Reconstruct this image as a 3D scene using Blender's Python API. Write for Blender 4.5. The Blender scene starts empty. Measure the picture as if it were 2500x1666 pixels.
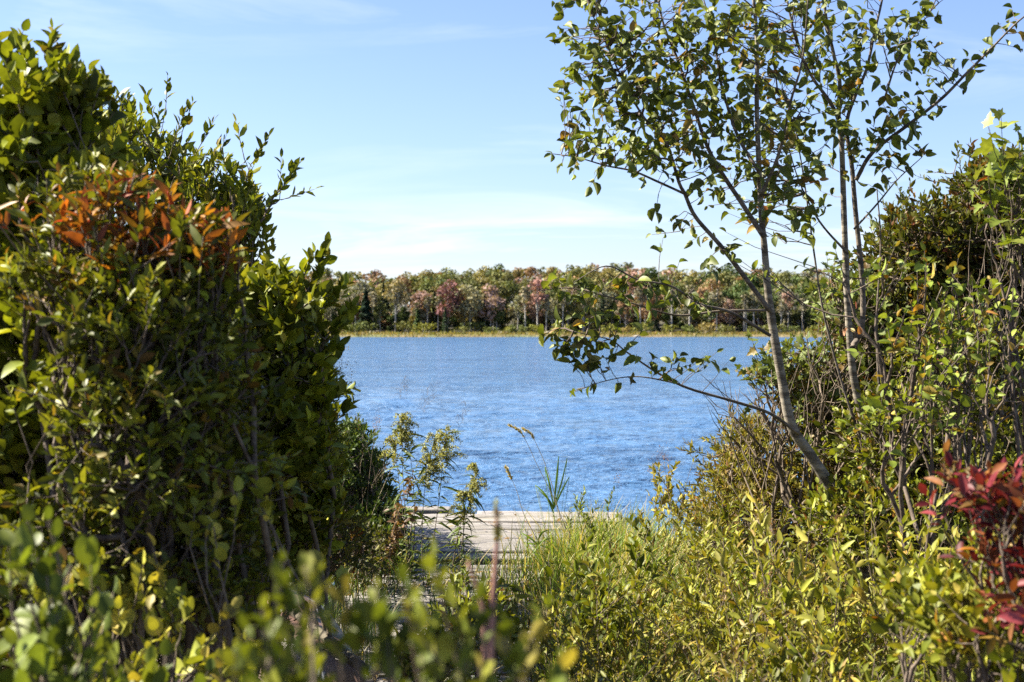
import bpy, math, random
import numpy as np
from math import radians as R

# ------------------------------------------------------------------ camera, light, exposure
S = bpy.context.scene
COL = S.collection
F = 50 / 36 * 2500            # focal length in pixels of the 2500 px photograph
CAMZ = 1.9
cam_d = bpy.data.cameras.new('camera'); cam = bpy.data.objects.new('camera', cam_d); COL.objects.link(cam)
cam.location = (0, 0, CAMZ); cam.rotation_euler = (R(90), 0, 0)
cam_d.lens = 50; cam_d.sensor_width = 36; cam_d.shift_y = -30 / 2500
cam_d.clip_start = 0.05; cam_d.clip_end = 6000
cam_d.dof.use_dof = True; cam_d.dof.focus_distance = 8.6; cam_d.dof.aperture_fstop = 4.8
S.camera = cam

SUN_EL, SUN_AZ = 44, 283       # azimuth clockwise from +Y (the view direction)
w = bpy.data.worlds.new('World'); S.world = w; w.use_nodes = True
nt = w.node_tree; nt.nodes.clear()
def N(tree, typ, **kw):
    n = tree.nodes.new(typ)
    for k, v in kw.items():
        if hasattr(n, k): setattr(n, k, v)
        else: n.inputs[k.replace('_', ' ')].default_value = v
    return n
sky = N(nt, 'ShaderNodeTexSky', sky_type='NISHITA', sun_disc=False)
sky.sun_elevation = R(SUN_EL); sky.sun_rotation = R(SUN_AZ)
sky.air_density = 1.0; sky.dust_density = 0.9; sky.ozone_density = 4.4; sky.altitude = 400
out = N(nt, 'ShaderNodeOutputWorld'); bg = N(nt, 'ShaderNodeBackground'); bg.inputs[1].default_value = 0.0505
# thin high cloud, mapped on a flat layer overhead
tc = N(nt, 'ShaderNodeTexCoord'); sx = N(nt, 'ShaderNodeSeparateXYZ'); nt.links.new(tc.outputs['Generated'], sx.inputs[0])
def M_(tree, op, a, b=None, c=None):
    n = tree.nodes.new('ShaderNodeMath'); n.operation = op
    for i, v in enumerate((a, b, c)):
        if v is None: continue
        if isinstance(v, (int, float)): n.inputs[i].default_value = v
        else: tree.links.new(v, n.inputs[i])
    return n.outputs[0]
zz = M_(nt, 'ADD', M_(nt, 'MAXIMUM', sx.outputs[2], 0.0), 0.15)
cx_ = N(nt, 'ShaderNodeCombineXYZ')
nt.links.new(M_(nt, 'DIVIDE', sx.outputs[0], zz), cx_.inputs[0]); nt.links.new(M_(nt, 'DIVIDE', sx.outputs[1], zz), cx_.inputs[1])
mp = N(nt, 'ShaderNodeMapping'); mp.inputs['Scale'].default_value = (0.55, 1.0, 1); mp.inputs['Rotation'].default_value = (0, 0, 0.35)
mp.inputs['Location'].default_value = (1.3, 9.1, 0)
nt.links.new(cx_.outputs[0], mp.inputs[0])
n1 = N(nt, 'ShaderNodeTexNoise', Scale=1.6, Detail=9.0, Roughness=0.62, Distortion=0.7); nt.links.new(mp.outputs[0], n1.inputs['Vector'])
n2 = N(nt, 'ShaderNodeTexNoise', Scale=0.35, Detail=3.0); nt.links.new(mp.outputs[0], n2.inputs['Vector'])
cr = N(nt, 'ShaderNodeMapRange'); cr.inputs[1].default_value = 0.5; cr.inputs[2].default_value = 0.7; nt.links.new(n1.outputs[0], cr.inputs[0])
cr2 = N(nt, 'ShaderNodeMapRange'); cr2.inputs[1].default_value = 0.38; cr2.inputs[2].default_value = 0.62; nt.links.new(n2.outputs[0], cr2.inputs[0])
cf = M_(nt, 'MULTIPLY', M_(nt, 'MULTIPLY', cr.outputs[0], cr2.outputs[0]), 0.5)
mx = N(nt, 'ShaderNodeMix', data_type='RGBA'); nt.links.new(cf, mx.inputs[0]); tint = N(nt, 'ShaderNodeMix', data_type='RGBA', blend_type='MULTIPLY'); tint.inputs[0].default_value = 1; tint.inputs[7].default_value = (.99, .93, 1.03, 1); nt.links.new(sky.outputs[0], tint.inputs[6]); nt.links.new(tint.outputs[2], mx.inputs[6]); mx.inputs[7].default_value = (6.9, 7.0, 7.8, 1)
nt.links.new(mx.outputs[2], bg.inputs[0]); nt.links.new(bg.outputs[0], out.inputs[0])

sd = bpy.data.lights.new('sun', 'SUN'); sun = bpy.data.objects.new('sun', sd); COL.objects.link(sun)
sd.energy = 5.0; sd.angle = R(0.53); sd.color = (1, 0.93, 0.79)
sun.rotation_euler = (R(90 - SUN_EL), 0, R(180 - SUN_AZ))
sv = np.array([math.sin(R(SUN_AZ)) * math.cos(R(SUN_EL)), math.cos(R(SUN_AZ)) * math.cos(R(SUN_EL)), math.sin(R(SUN_EL))])
from mathutils import Vector
sun.rotation_euler = Vector(sv).to_track_quat('Z', 'Y').to_euler()
S.view_settings.view_transform = 'Standard'; S.view_settings.look = 'None'; S.view_settings.gamma = 1
S.view_settings.exposure = 2.1
S.cycles.max_bounces = 6; S.cycles.diffuse_bounces = 1; S.cycles.glossy_bounces = 3; S.cycles.transmission_bounces = 4
S.cycles.use_denoising = False; S.cycles.sample_clamp_direct = 1.2; S.cycles.sample_clamp_indirect = 0.8

# ------------------------------------------------------------------ helpers
rng = np.random.default_rng(7); random.seed(7)
WATER = -0.45
def P(x, y, D): return np.array([(x - 1250) / F * D, D, CAMZ - (y - 803) / F * D])   # a spot in the 2500 px photo at distance D
def Q(x, y, D): return P(x * 1.0625, y * 1.0625, D)                                       # the same on the 2353 px view
def nrm(v): return v / (np.linalg.norm(v, axis=-1, keepdims=True) + 1e-9)
def seed(s):
    global rng; rng = np.random.default_rng(s); random.seed(s)

def tag(o, label=None, cat=None, group=None, kind=None):
    if label: o['label'] = label
    if cat: o['category'] = cat
    if group: o['group'] = group
    if kind: o['kind'] = kind
    return o
def empty(name, loc, label, cat, group=None):
    o = bpy.data.objects.new(name, None); COL.objects.link(o); o.location = loc; o.empty_display_size = 0.2
    return tag(o, label, cat, group)
def copy_tree(o, parent=None):
    c = o.copy(); COL.objects.link(c); c.parent = parent
    for ch in list(o.children): copy_tree(ch, c)
    return c
def mesh(name, V, starts, loops, mat, parent=None, col=None, smooth=True, org=None):
    """V verts, starts = first loop of each face, loops = vertex index per loop; all world space (org subtracted)"""
    me = bpy.data.meshes.new(name)
    V = np.asarray(V, np.float32)
    if parent is not None and org is None: org = parent.location
    if org is not None: V = V - np.array(org, np.float32)
    me.vertices.add(len(V)); me.vertices.foreach_set('co', V.ravel())
    me.loops.add(len(loops)); me.loops.foreach_set('vertex_index', np.asarray(loops, np.int32))
    me.polygons.add(len(starts)); me.polygons.foreach_set('loop_start', np.asarray(starts, np.int32))
    me.update(calc_edges=True)
    me.polygons.foreach_set('use_smooth', np.full(len(starts), smooth))
    if col is not None:
        a = me.color_attributes.new('col', 'FLOAT_COLOR', 'POINT')
        c4 = np.ones((len(V), 4), np.float32); c4[:, :3] = col; a.data.foreach_set('color', c4.ravel())
    me.materials.append(mat); me.validate()
    o = bpy.data.objects.new(name, me); COL.objects.link(o)
    if parent is not None: o.parent = parent
    elif org is not None: o.location = org
    return o
class MB:
    def __init__(s): s.V = []; s.st = []; s.lo = []; s.C = []; s.nv = 0; s.nl = 0
    def add(s, V, faces_counts, loops, col=None):
        V = np.asarray(V, float).reshape(-1, 3); loops = np.asarray(loops, np.int64)
        s.V.append(V); s.lo.append(loops + s.nv); fc = np.asarray(faces_counts)
        s.st.append(s.nl + np.concatenate([[0], np.cumsum(fc)[:-1]])); s.nl += len(loops); s.nv += len(V)
        c = np.ones((len(V), 3)) if col is None else np.broadcast_to(np.asarray(col, float), (len(V), 3)); s.C.append(c)
    def box(s, c, d, rz=0, col=None, tilt=0, wob=0.0):
        v = np.array([[x, y, z] for x in (-.5, .5) for y in (-.5, .5) for z in (-.5, .5)]) * np.array(d)
        if wob: v = v + rng.normal(0, wob, v.shape)
        ct, st_ = math.cos(tilt), math.sin(tilt); v = v @ np.array([[ct, 0, st_], [0, 1, 0], [-st_, 0, ct]])
        cz, sz = math.cos(rz), math.sin(rz); v = v @ np.array([[cz, sz, 0], [-sz, cz, 0], [0, 0, 1]]) + np.array(c)
        s.add(v, [4] * 6, [0, 1, 3, 2, 4, 6, 7, 5, 0, 4, 5, 1, 2, 3, 7, 6, 0, 2, 6, 4, 1, 5, 7, 3], col)
    def tube(s, pts, rad, n=8, col=None):
        pts = np.asarray(pts, float); m = len(pts); rad = np.broadcast_to(rad, (m,))
        T = nrm(np.gradient(pts, axis=0)); ref = np.array([0.31, 0.12, 0.94]); ref = np.where(np.abs(T @ ref)[:, None] > .93, np.array([1., 0, 0]), ref)
        u = nrm(np.cross(T, ref)); v = np.cross(T, u)
        a = np.arange(n) * 2 * np.pi / n
        V = pts[:, None] + rad[:, None, None] * (np.cos(a)[None, :, None] * u[:, None] + np.sin(a)[None, :, None] * v[:, None])
        i = np.arange(m - 1)[:, None]; j = np.arange(n)[None]; j2 = (j + 1) % n
        f = np.stack([i * n + j, i * n + j2, (i + 1) * n + j2, (i + 1) * n + j], -1).reshape(-1)
        s.add(V.reshape(-1, 3), [4] * ((m - 1) * n) + [n, n], np.concatenate([f, np.arange(n)[::-1], (m - 1) * n + np.arange(n)]), col)
    def segs(s, p0, p1, r0, r1, n=4, col=None):
        """many independent frusta at once"""
        p0 = np.asarray(p0); p1 = np.asarray(p1); K = len(p0)
        if K == 0: return
        T = nrm(p1 - p0); ref = np.where(np.abs(T[:, 2:]) > .9, np.array([[1., 0, 0]]), np.array([[0, 0, 1.]]))
        u = nrm(np.cross(T, ref)); v = np.cross(T, u); a = np.arange(n) * 2 * np.pi / n
        ring = np.cos(a)[None, :, None] * u[:, None] + np.sin(a)[None, :, None] * v[:, None]
        r0 = np.broadcast_to(r0, (K,)); r1 = np.broadcast_to(r1, (K,))
        V = np.concatenate([p0[:, None] + r0[:, None, None] * ring, p1[:, None] + r1[:, None, None] * ring], 1)
        j = np.arange(n); j2 = (j + 1) % n
        f = np.stack([j, j2, n + j2, n + j], -1).reshape(-1)
        s.add(V.reshape(-1, 3), [4] * (n * K), (np.arange(K)[:, None] * 2 * n + f[None]).ravel(), col)
    def build(s, name, mat, parent=None, smooth=True, org=None):
        return mesh(name, np.concatenate(s.V), np.concatenate(s.st), np.concatenate(s.lo), mat, parent, np.concatenate(s.C), smooth, org)
def smoothpath(pts, k=5):
    pts = np.asarray(pts, float); p = np.vstack([2 * pts[0] - pts[1], pts, 2 * pts[-1] - pts[-2]]); o = []
    for i in range(1, len(p) - 2):
        for t in np.linspace(0, 1, k, endpoint=False):
            o.append(.5 * (2 * p[i] + (p[i + 1] - p[i - 1]) * t + (2 * p[i - 1] - 5 * p[i] + 4 * p[i + 1] - p[i + 2]) * t * t + (3 * p[i] - p[i - 1] - 3 * p[i + 1] + p[i + 2]) * t ** 3))
    o.append(p[-2]); return np.array(o)

# ------------------------------------------------------------------ materials
def newmat(name):
    m = bpy.data.materials.new(name); m.use_nodes = True; t = m.node_tree; t.nodes.clear()
    return m, t, N(t, 'ShaderNodeOutputMaterial')
def noise(t, vec, scale, detail=4, rough=.55, dist=0, sc=None):
    if sc:
        mp = N(t, 'ShaderNodeMapping'); mp.inputs['Scale'].default_value = sc; t.links.new(vec, mp.inputs[0]); vec = mp.outputs[0]
    n = N(t, 'ShaderNodeTexNoise', Scale=scale, Detail=detail, Roughness=rough, Distortion=dist); t.links.new(vec, n.inputs['Vector'])
    return n.outputs[0]
def ramp(t, fac, stops):
    r = N(t, 'ShaderNodeValToRGB'); e = r.color_ramp.elements
    while len(e) < len(stops): e.new(.5)
    for i, (p, c) in enumerate(stops): e[i].position = p; e[i].color = (*c, 1)
    t.links.new(fac, r.inputs[0]); return r.outputs[0]
def mixc(t, fac, a, b, mode='MIX'):
    n = N(t, 'ShaderNodeMix', data_type='RGBA', blend_type=mode)
    for i, v in ((0, fac), (6, a), (7, b)):
        if isinstance(v, (int, float)): n.inputs[i].default_value = v
        elif isinstance(v, tuple): n.inputs[i].default_value = (*v, 1)
        else: t.links.new(v, n.inputs[i])
    return n.outputs[2]
def bump(t, h, strength, dist=.01):
    b = N(t, 'ShaderNodeBump'); b.inputs['Strength'].default_value = strength; b.inputs['Distance'].default_value = dist; t.links.new(h, b.inputs['Height']); return b.outputs[0]

def leafmat(name, trans=.2, gloss=.18, rough=.5, back=(1.2, 1.2, 1.35), mottle=40):
    m, t, o = newmat(name)
    at = N(t, 'ShaderNodeAttribute', attribute_name='col'); oi = N(t, 'ShaderNodeObjectInfo'); g = N(t, 'ShaderNodeNewGeometry'); tc = N(t, 'ShaderNodeTexCoord')
    c = mixc(t, 1.0, at.outputs['Color'], oi.outputs['Color'], 'MULTIPLY')
    nz = noise(t, tc.outputs['Object'], mottle, 3)
    c = mixc(t, 1.0, c, ramp(t, nz, [(.25, (.58, .62, .52)), (.75, (1.12, 1.12, 1.0))]), 'MULTIPLY')
    cb = mixc(t, 1.0, c, back, 'MULTIPLY')
    cc = mixc(t, g.outputs['Backfacing'], c, cb)
    p = N(t, 'ShaderNodeBsdfPrincipled'); p.inputs['Roughness'].default_value = rough; p.inputs['Specular IOR Level'].default_value = gloss
    t.links.new(cc, p.inputs['Base Color'])
    tr = N(t, 'ShaderNodeBsdfTranslucent'); t.links.new(mixc(t, 1.0, c, (1.9, 1.8, .6), 'MULTIPLY'), tr.inputs[0])
    mxs = N(t, 'ShaderNodeMixShader'); mxs.inputs[0].default_value = trans
    t.links.new(p.outputs[0], mxs.inputs[1]); t.links.new(tr.outputs[0], mxs.inputs[2]); t.links.new(mxs.outputs[0], o.inputs[0])
    return m
def barkmat(name, a, b, sc=(8, 8, 30), scale=1.0, rough=.85, use_attr=False):
    m, t, o = newmat(name); tc = N(t, 'ShaderNodeTexCoord')
    n1 = noise(t, tc.outputs['Object'], scale, 6, .65, .4, sc); n2 = noise(t, tc.outputs['Object'], 9 * scale, 3)
    a = tuple(.7 * q for q in a); b = tuple(.7 * q for q in b)
    c = ramp(t, n1, [(.43, a), (.56, b)]); c = mixc(t, .3, c, ramp(t, n2, [(.3, a), (.7, b)]))
    if use_attr:
        at = N(t, 'ShaderNodeAttribute', attribute_name='col'); c = mixc(t, 1.0, c, at.outputs['Color'], 'MULTIPLY')
    p = N(t, 'ShaderNodeBsdfPrincipled'); p.inputs['Roughness'].default_value = rough; t.links.new(c, p.inputs['Base Color'])
    t.links.new(bump(t, n1, .5, .01), p.inputs['Normal']); t.links.new(p.outputs[0], o.inputs[0]); return m
MAT = {}
MAT['leaf'] = leafmat('leaf_surface')
MAT['dryleaf'] = leafmat('tree_leaf_surface', trans=.22, gloss=.25, rough=.5, back=(1.4, 1.35, 1.7))
MAT['needle'] = leafmat('far_foliage_surface', trans=.12, gloss=.15, rough=.8, mottle=.9, back=(1, 1, 1))
for n_ in MAT['needle'].node_tree.nodes:
    if n_.type == 'VALTORGB': n_.color_ramp.elements[0].color = (.85, .83, .82, 1); n_.color_ramp.elements[1].color = (1.5, 1.43, 1.42, 1)  # tones lifted and greyed to stand in for haze over the far woods
MAT['grass'] = leafmat('grass_blade_surface', trans=.3, gloss=.3, rough=.5, back=(1.1, 1.1, 1.1), mottle=15)
MAT['flower'] = leafmat('flower_surface', trans=.2, gloss=.1, rough=.9, back=(1, 1, 1), mottle=90)
MAT['bark'] = barkmat('smooth_grey_bark', (.08, .06, .04), (.38, .33, .25), (5, 5, 26))
MAT['limbbark'] = barkmat('dark_limb_bark', (.05, .037, .026), (.24, .19, .14), (5, 5, 26))
MAT['twig'] = barkmat('shrub_twig_bark', (.08, .055, .035), (.24, .18, .12), (20, 20, 20))
MAT['darktwig'] = barkmat('dark_twig_bark', (.06, .04, .03), (.2, .15, .11), (20, 20, 20))
MAT['farbark'] = barkmat('far_tree_bark', (.34, .3, .25), (.75, .7, .62), (1, 1, 3))

def woodmat(name, a, b, c):
    m, t, o = newmat(name); tc = N(t, 'ShaderNodeTexCoord'); at = N(t, 'ShaderNodeAttribute', attribute_name='col')
    g = noise(t, tc.outputs['Object'], 1.0, 8, .7, .6, (1.3, 34, 34)); f = noise(t, tc.outputs['Object'], 1, 5, .6, 0, (9, 150, 150)); s_ = noise(t, tc.outputs['Object'], 1.2, 5, .6, .5, (1, 2.4, 1))
    col = ramp(t, g, [(.4, a), (.49, b), (.59, c)]); col = mixc(t, .4, col, ramp(t, f, [(.35, a), (.6, c)]))
    col = mixc(t, ramp(t, s_, [(.5, (0, 0, 0)), (.72, (.6, .6, .6))]), col, (.16, .145, .09)); col = mixc(t, 1.0, col, at.outputs['Color'], 'MULTIPLY')
    p = N(t, 'ShaderNodeBsdfPrincipled'); p.inputs['Roughness'].default_value = .8; p.inputs['Specular IOR Level'].default_value = .3; t.links.new(col, p.inputs['Base Color'])
    t.links.new(bump(t, mixc(t, .4, g, f), .8, .012), p.inputs['Normal']); t.links.new(p.outputs[0], o.inputs[0]); return m
MAT['deck'] = woodmat('bleached_deck_wood', (.035, .032, .029), (.16, .15, .14), (.31, .29, .27))
MAT['beam'] = woodmat('damp_beam_wood', (.025, .019, .014), (.07, .055, .04), (.12, .1, .07))

# water
BUMP1, BUMP2 = 3.6, .17
m, t, o = newmat('lake_water'); tc = N(t, 'ShaderNodeTexCoord'); MAT['water'] = m
p = N(t, 'ShaderNodeBsdfPrincipled'); p.inputs['Base Color'].default_value = (.055, .125, .245, 1); p.inputs['Roughness'].default_value = .12; p.inputs['IOR'].default_value = 1.33
h1 = noise(t, tc.outputs['Object'], 1.0, 10, .56, .3, (.07, .15, 1)); h2 = noise(t, tc.outputs['Object'], 1.0, 4, .55, .8, (2.6, 5.0, 1))
h = M_(t, 'ADD', M_(t, 'MULTIPLY', h1, BUMP1), M_(t, 'MULTIPLY', h2, BUMP2))
mpw = N(t, 'ShaderNodeMapping'); mpw.inputs['Scale'].default_value = (1.8, .16, 1); t.links.new(tc.outputs['Object'], mpw.inputs[0])
nw = N(t, 'ShaderNodeTexNoise', Scale=1.0, Detail=6.0, Roughness=.6); t.links.new(mpw.outputs[0], nw.inputs['Vector'])
def VM(op, a, b):
    n = t.nodes.new('ShaderNodeVectorMath'); n.operation = op
    for i, v in enumerate((a, b)):
        if isinstance(v, tuple): n.inputs[i].default_value = v
        elif v is not None: t.links.new(v, n.inputs[i])
    return n.outputs[0]
wob = VM('MULTIPLY', VM('SUBTRACT', nw.outputs['Color'], (.5, .5, .5)), (.4, 1.25, 0))
bw_ = t.nodes.new('ShaderNodeBump'); bw_.inputs['Strength'].default_value = 1; bw_.inputs['Distance'].default_value = 1; t.links.new(h, bw_.inputs['Height'])
t.links.new(VM('NORMALIZE', VM('ADD', bw_.outputs[0], wob), None), p.inputs['Normal']); t.links.new(p.outputs[0], o.inputs[0])
# ground
m, t, o = newmat('bank_soil'); tc = N(t, 'ShaderNodeTexCoord'); MAT['soil'] = m
g1 = noise(t, tc.outputs['Object'], 14, 6, .7); g2 = noise(t, tc.outputs['Object'], 1.1, 3)
c = ramp(t, g1, [(.3, (.014, .01, .006)), (.5, (.04, .028, .017)), (.7, (.1, .07, .04))]); c = mixc(t, ramp(t, g2, [(.42, (0, 0, 0)), (.62, (.7, .7, .7))]), c, (.06, .065, .02))
p = N(t, 'ShaderNodeBsdfPrincipled'); p.inputs['Roughness'].default_value = .95; t.links.new(c, p.inputs['Base Color']); t.links.new(bump(t, g1, 1, .03), p.inputs['Normal']); t.links.new(p.outputs[0], o.inputs[0])
m, t, o = newmat('far_ground'); tc = N(t, 'ShaderNodeTexCoord'); MAT['farground'] = m
g1 = noise(t, tc.outputs['Object'], .5, 5, .7, 0, (1, .35, 1))
c = ramp(t, g1, [(.3, (.018, .02, .009)), (.5, (.035, .03, .014)), (.72, (.06, .045, .022))])  # kept dark to stand in for tree shade on the forest floor
p = N(t, 'ShaderNodeBsdfPrincipled'); p.inputs['Roughness'].default_value = .95; t.links.new(c, p.inputs['Base Color']); t.links.new(p.outputs[0], o.inputs[0])
m, t, o = newmat('marsh_grass_ground'); tc = N(t, 'ShaderNodeTexCoord'); MAT['marsh'] = m
g1 = noise(t, tc.outputs['Object'], .6, 6, .7, 0, (.35, 1, 1)); g2 = noise(t, tc.outputs['Object'], .06, 3)
c = ramp(t, g1, [(.3, (.07, .05, .02)), (.5, (.12, .085, .03)), (.72, (.18, .14, .06))]); c = mixc(t, ramp(t, g2, [(.45, (0, 0, 0)), (.6, (1, 1, 1))]), c, (.08, .088, .024))
p = N(t, 'ShaderNodeBsdfPrincipled'); p.inputs['Roughness'].default_value = .95; t.links.new(c, p.inputs['Base Color']); t.links.new(p.outputs[0], o.inputs[0])
# old boat paint
m, t, o = newmat('peeling_boat_paint'); tc = N(t, 'ShaderNodeTexCoord'); MAT['boat'] = m
g1 = noise(t, tc.outputs['Object'], 3.2, 7, .62, .6); g2 = noise(t, tc.outputs['Object'], 30, 4)
c = ramp(t, g2, [(.3, (.07, .038, .03)), (.7, (.12, .07, .055))])
msk = ramp(t, g1, [(.57, (0, 0, 0)), (.585, (1, 1, 1))]); c = mixc(t, msk, c, (.24, .255, .29))  # whitish paint patches, toned down in the colour to stand in for shade
p = N(t, 'ShaderNodeBsdfPrincipled'); p.inputs['Roughness'].default_value = .45; t.links.new(c, p.inputs['Base Color']); t.links.new(bump(t, msk, .6, .01), p.inputs['Normal']); t.links.new(p.outputs[0], o.inputs[0])
m, t, o = newmat('pale_rock'); tc = N(t, 'ShaderNodeTexCoord'); MAT['rock'] = m
c = ramp(t, noise(t, tc.outputs['Object'], 1.5, 5), [(.3, (.24, .21, .17)), (.7, (.42, .38, .33))])
p = N(t, 'ShaderNodeBsdfPrincipled'); p.inputs['Roughness'].default_value = .9; t.links.new(c, p.inputs['Base Color']); t.links.new(p.outputs[0], o.inputs[0])

# ------------------------------------------------------------------ leaf templates: (verts, face sizes, loops, midrib mask)
def tmpl_oval(wd, pts=(.18, .48, .8), ws=(.75, 1.0, .62), fold=.22):
    k = len(pts); V = [(0, 0, 0)] + [(0, y, 0) for y in pts] + [(0, 1, 0)]; mid = [1] * len(V)
    L = []; Rr = []
    for y, a in zip(pts, ws):
        L.append(len(V)); V.append((-wd * a, y - .02, wd * a * fold * 2)); mid.append(0)
    for y, a in zip(pts, ws):
        Rr.append(len(V)); V.append((wd * a, y - .02, wd * a * fold * 2)); mid.append(0)
    fs = []
    for side, sgn in ((L, 1), (Rr, -1)):
        f = [(0, 1, side[0])] + [(i + 1, i + 2, side[i + 1], side[i]) for i in range(k - 1)] + [(k, k + 1, side[-1])]
        fs += [q if sgn > 0 else q[::-1] for q in f]
    return np.array(V, float), [len(f) for f in fs], np.array([i for f in fs for i in f]), np.array(mid)
T_OVAL = tmpl_oval(.29, (.13, .36, .64, .88), (.6, 1, .93, .5)); T_OVAL_LO = tmpl_oval(.29, (.5,), (1,)); T_LANCE = tmpl_oval(.15, (.3, .68), (1, .8)); T_LANCE_LO = tmpl_oval(.17, (.5,), (1,))
T_ELL = tmpl_oval(.21, (.3, .68), (.9, .9)); T_NARROW = tmpl_oval(.085, (.3, .65), (1, .7), .3); T_ROUND = tmpl_oval(.37, (.1, .32, .62, .88), (.65, 1, .93, .55), .15)
T_QUAD = (np.array([(-.5, -.5, 0), (.5, -.42, .12), (.42, .5, 0), (-.46, .4, .1)], float), [4], np.array([0, 1, 2, 3]), np.zeros(4))
def tmpl_maple():
    o = [(0, 0), (.12, .02), (.42, -.06), (.34, .18), (.58, .42), (.34, .42), (.3, .56), (.16, .52), (.2, .74), (0, 1.05)]
    o = o + [(-x, y) for x, y in o[-2:0:-1]]
    V = [(0, .32, 0)] + [(x, y, abs(x) * .25 + .0) for x, y in o]; n = len(o)
    lo = []
    for i in range(n): lo += [0, 1 + i, 1 + (i + 1) % n]
    return np.array(V, float), [3] * n, np.array(lo), np.array([1] + [0] * n)
T_MAPLE = tmpl_maple()

def pick(pal, n):
    c = np.array([p[0] for p in pal], float); wt = np.array([p[1] for p in pal], float); return c[rng.choice(len(pal), n, p=wt / wt.sum())]
def add_leaves(mb, T, pos, d, up, size, col, curl=(.3, 1.6), bend=(.0, .5), rib=1.12):
    V0, fc, lo, mid = T; n = len(pos)
    if n == 0: return
    d = nrm(d); x = nrm(np.cross(d, up)); z = np.cross(x, d)
    V = np.repeat(V0[None], n, 0)
    V[:, :, 2] *= rng.uniform(*curl, (n, 1)); V[:, :, 2] -= rng.uniform(*bend, (n, 1)) * V[:, :, 1] ** 2 * .6
    V[:, :, 0] *= rng.uniform(.82, 1.15, (n, 1))
    V *= np.broadcast_to(size, (n,))[:, None, None]
    W = pos[:, None] + V[:, :, :1] * x[:, None] + V[:, :, 1:2] * d[:, None] + V[:, :, 2:] * z[:, None]
    k = len(V0)
    C = np.repeat(col[:, None], k, 1) * np.where(mid > 0, rib, 1.0)[None, :, None]
    mb.add(W.reshape(-1, 3), np.tile(fc, n), (np.arange(n)[:, None] * k + lo[None]).ravel(), C.reshape(-1, 3))
def leaves_on(mb, a, b, K, T, size, pal, ang=55, upz=.15, flat=.6, term=True, curl=(.3, 1.6), bend=(0, .5), tipvar=.25, t0=.08, jit=.16):
    """K leaves in a spiral along every twig a->b"""
    n = len(a); ax = nrm(b - a); ref = np.where(np.abs(ax[:, 2:]) > .9, np.array([[1., 0, 0]]), np.array([[0, 0, 1.]])); u = nrm(np.cross(ax, ref)); v = np.cross(ax, u)
    k = np.arange(K)[None] + rng.uniform(-.3, .3, (n, K)); t = t0 + (1 - t0) * np.clip((k + .5) / K, 0, 1)
    ph = np.arange(K)[None] * 2.399 + rng.uniform(0, 6.28, (n, 1)) + rng.normal(0, .3, (n, K))
    A = np.radians(ang) * rng.uniform(.7, 1.25, (n, K)); 
    if term: t[:, -1] = 1; A[:, -1] *= .25
    rad = np.cos(ph)[..., None] * u[:, None] + np.sin(ph)[..., None] * v[:, None]
    d = ax[:, None] * np.cos(A)[..., None] + rad * np.sin(A)[..., None]; d[..., 2] += upz; d = d + rng.normal(0, jit, d.shape)
    pos = a[:, None] + (b - a)[:, None] * t[..., None]
    up = np.zeros_like(d); up[..., 2] = flat; up = up + rng.normal(0, 1 - flat * .6, up.shape) * .8 + ax[:, None] * .25
    tc_ = pick(pal, n) if len(pal) else 0
    col = pick(pal, n * K).reshape(n, K, 3) * .55 + tc_[:, None] * .45
    col = col * rng.uniform(1 - tipvar, 1 + tipvar, (n, 1, 1)) * rng.uniform(.8, 1.2, (n, K, 1))
    sz = size * rng.uniform(.48, 1.25, (n, K)) * (1 - .25 * (t > .85))
    add_leaves(mb, T, pos.reshape(-1, 3), d.reshape(-1, 3), up.reshape(-1, 3), sz.ravel(), col.reshape(-1, 3), curl, bend)

def grow(base, tips, rt=.0016, f=(.3, .5), twig=.18, wob=.07, up=.0):
    """branching skeleton from one base point to all tips by repeated splitting; returns segments and twig ends"""
    segs = []; ta = []; tb = []
    def rec(p, idx, depth):
        T = tips[idx]; n = len(idx)
        if n == 1:
            q = T[0]; L = np.linalg.norm(q - p); m = p + (q - p) * max(.35, 1 - twig / (L + 1e-6)) + rng.normal(0, wob * L * .5, 3)
            r = rt; segs.append((p, m, r * 1.8, r * 1.3)); segs.append((m, q, r * 1.3, r * .7)); ta.append(m); tb.append(q); return r * 1.25
        c = T.mean(0); X = T - c
        if n > 2:
            w_, e = np.linalg.eigh(X.T @ X); ax = e[:, -1] + rng.normal(0, .25, 3)
        else: ax = T[1] - T[0]
        s_ = X @ ax; o_ = np.argsort(s_); k = int(np.clip(round(n * rng.uniform(.32, .68)), 1, n - 1)); r2 = 0
        for part in (o_[:k], o_[k:]):
            cc = T[part].mean(0); ff = rng.uniform(*f) if n > 2 else rng.uniform(.1, .4)
            L = np.linalg.norm(cc - p); q = p + (cc - p) * ff + rng.normal(0, wob * L, 3); q[2] += up * L * .1
            rr = rec(q, idx[part], depth + 1)
            mid = (p + q) / 2 + rng.normal(0, wob * .35 * L * ff * 2, 3)
            segs.append((p, mid, rr * 1.08, rr * 1.04)); segs.append((mid, q, rr * 1.04, rr)); r2 += rr ** 2.6
        return min(r2 ** (1 / 2.7), .010)
    rec(np.asarray(base, float), np.arange(len(tips)), 0)
    return segs, np.array(ta), np.array(tb)
def blobs(bl, q=Q, k_=1.0, pw=1 / 2.4):
    out = []
    for (x, y, D, rx, ry, rd, n) in bl:
        n = int(n * k_)
        c = q(x, y, D); u = nrm(rng.normal(0, 1, (n, 3))); r = rng.uniform(0, 1, (n, 1)) ** pw; r = r * np.where(rng.uniform(0, 1, (n, 1)) < .14, rng.uniform(1.1, 1.45, (n, 1)), 1.0)
        k = D / 3268; out.append(c + u * r * np.array([rx * k, rd, ry * k]))
    return np.concatenate(out)
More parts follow.
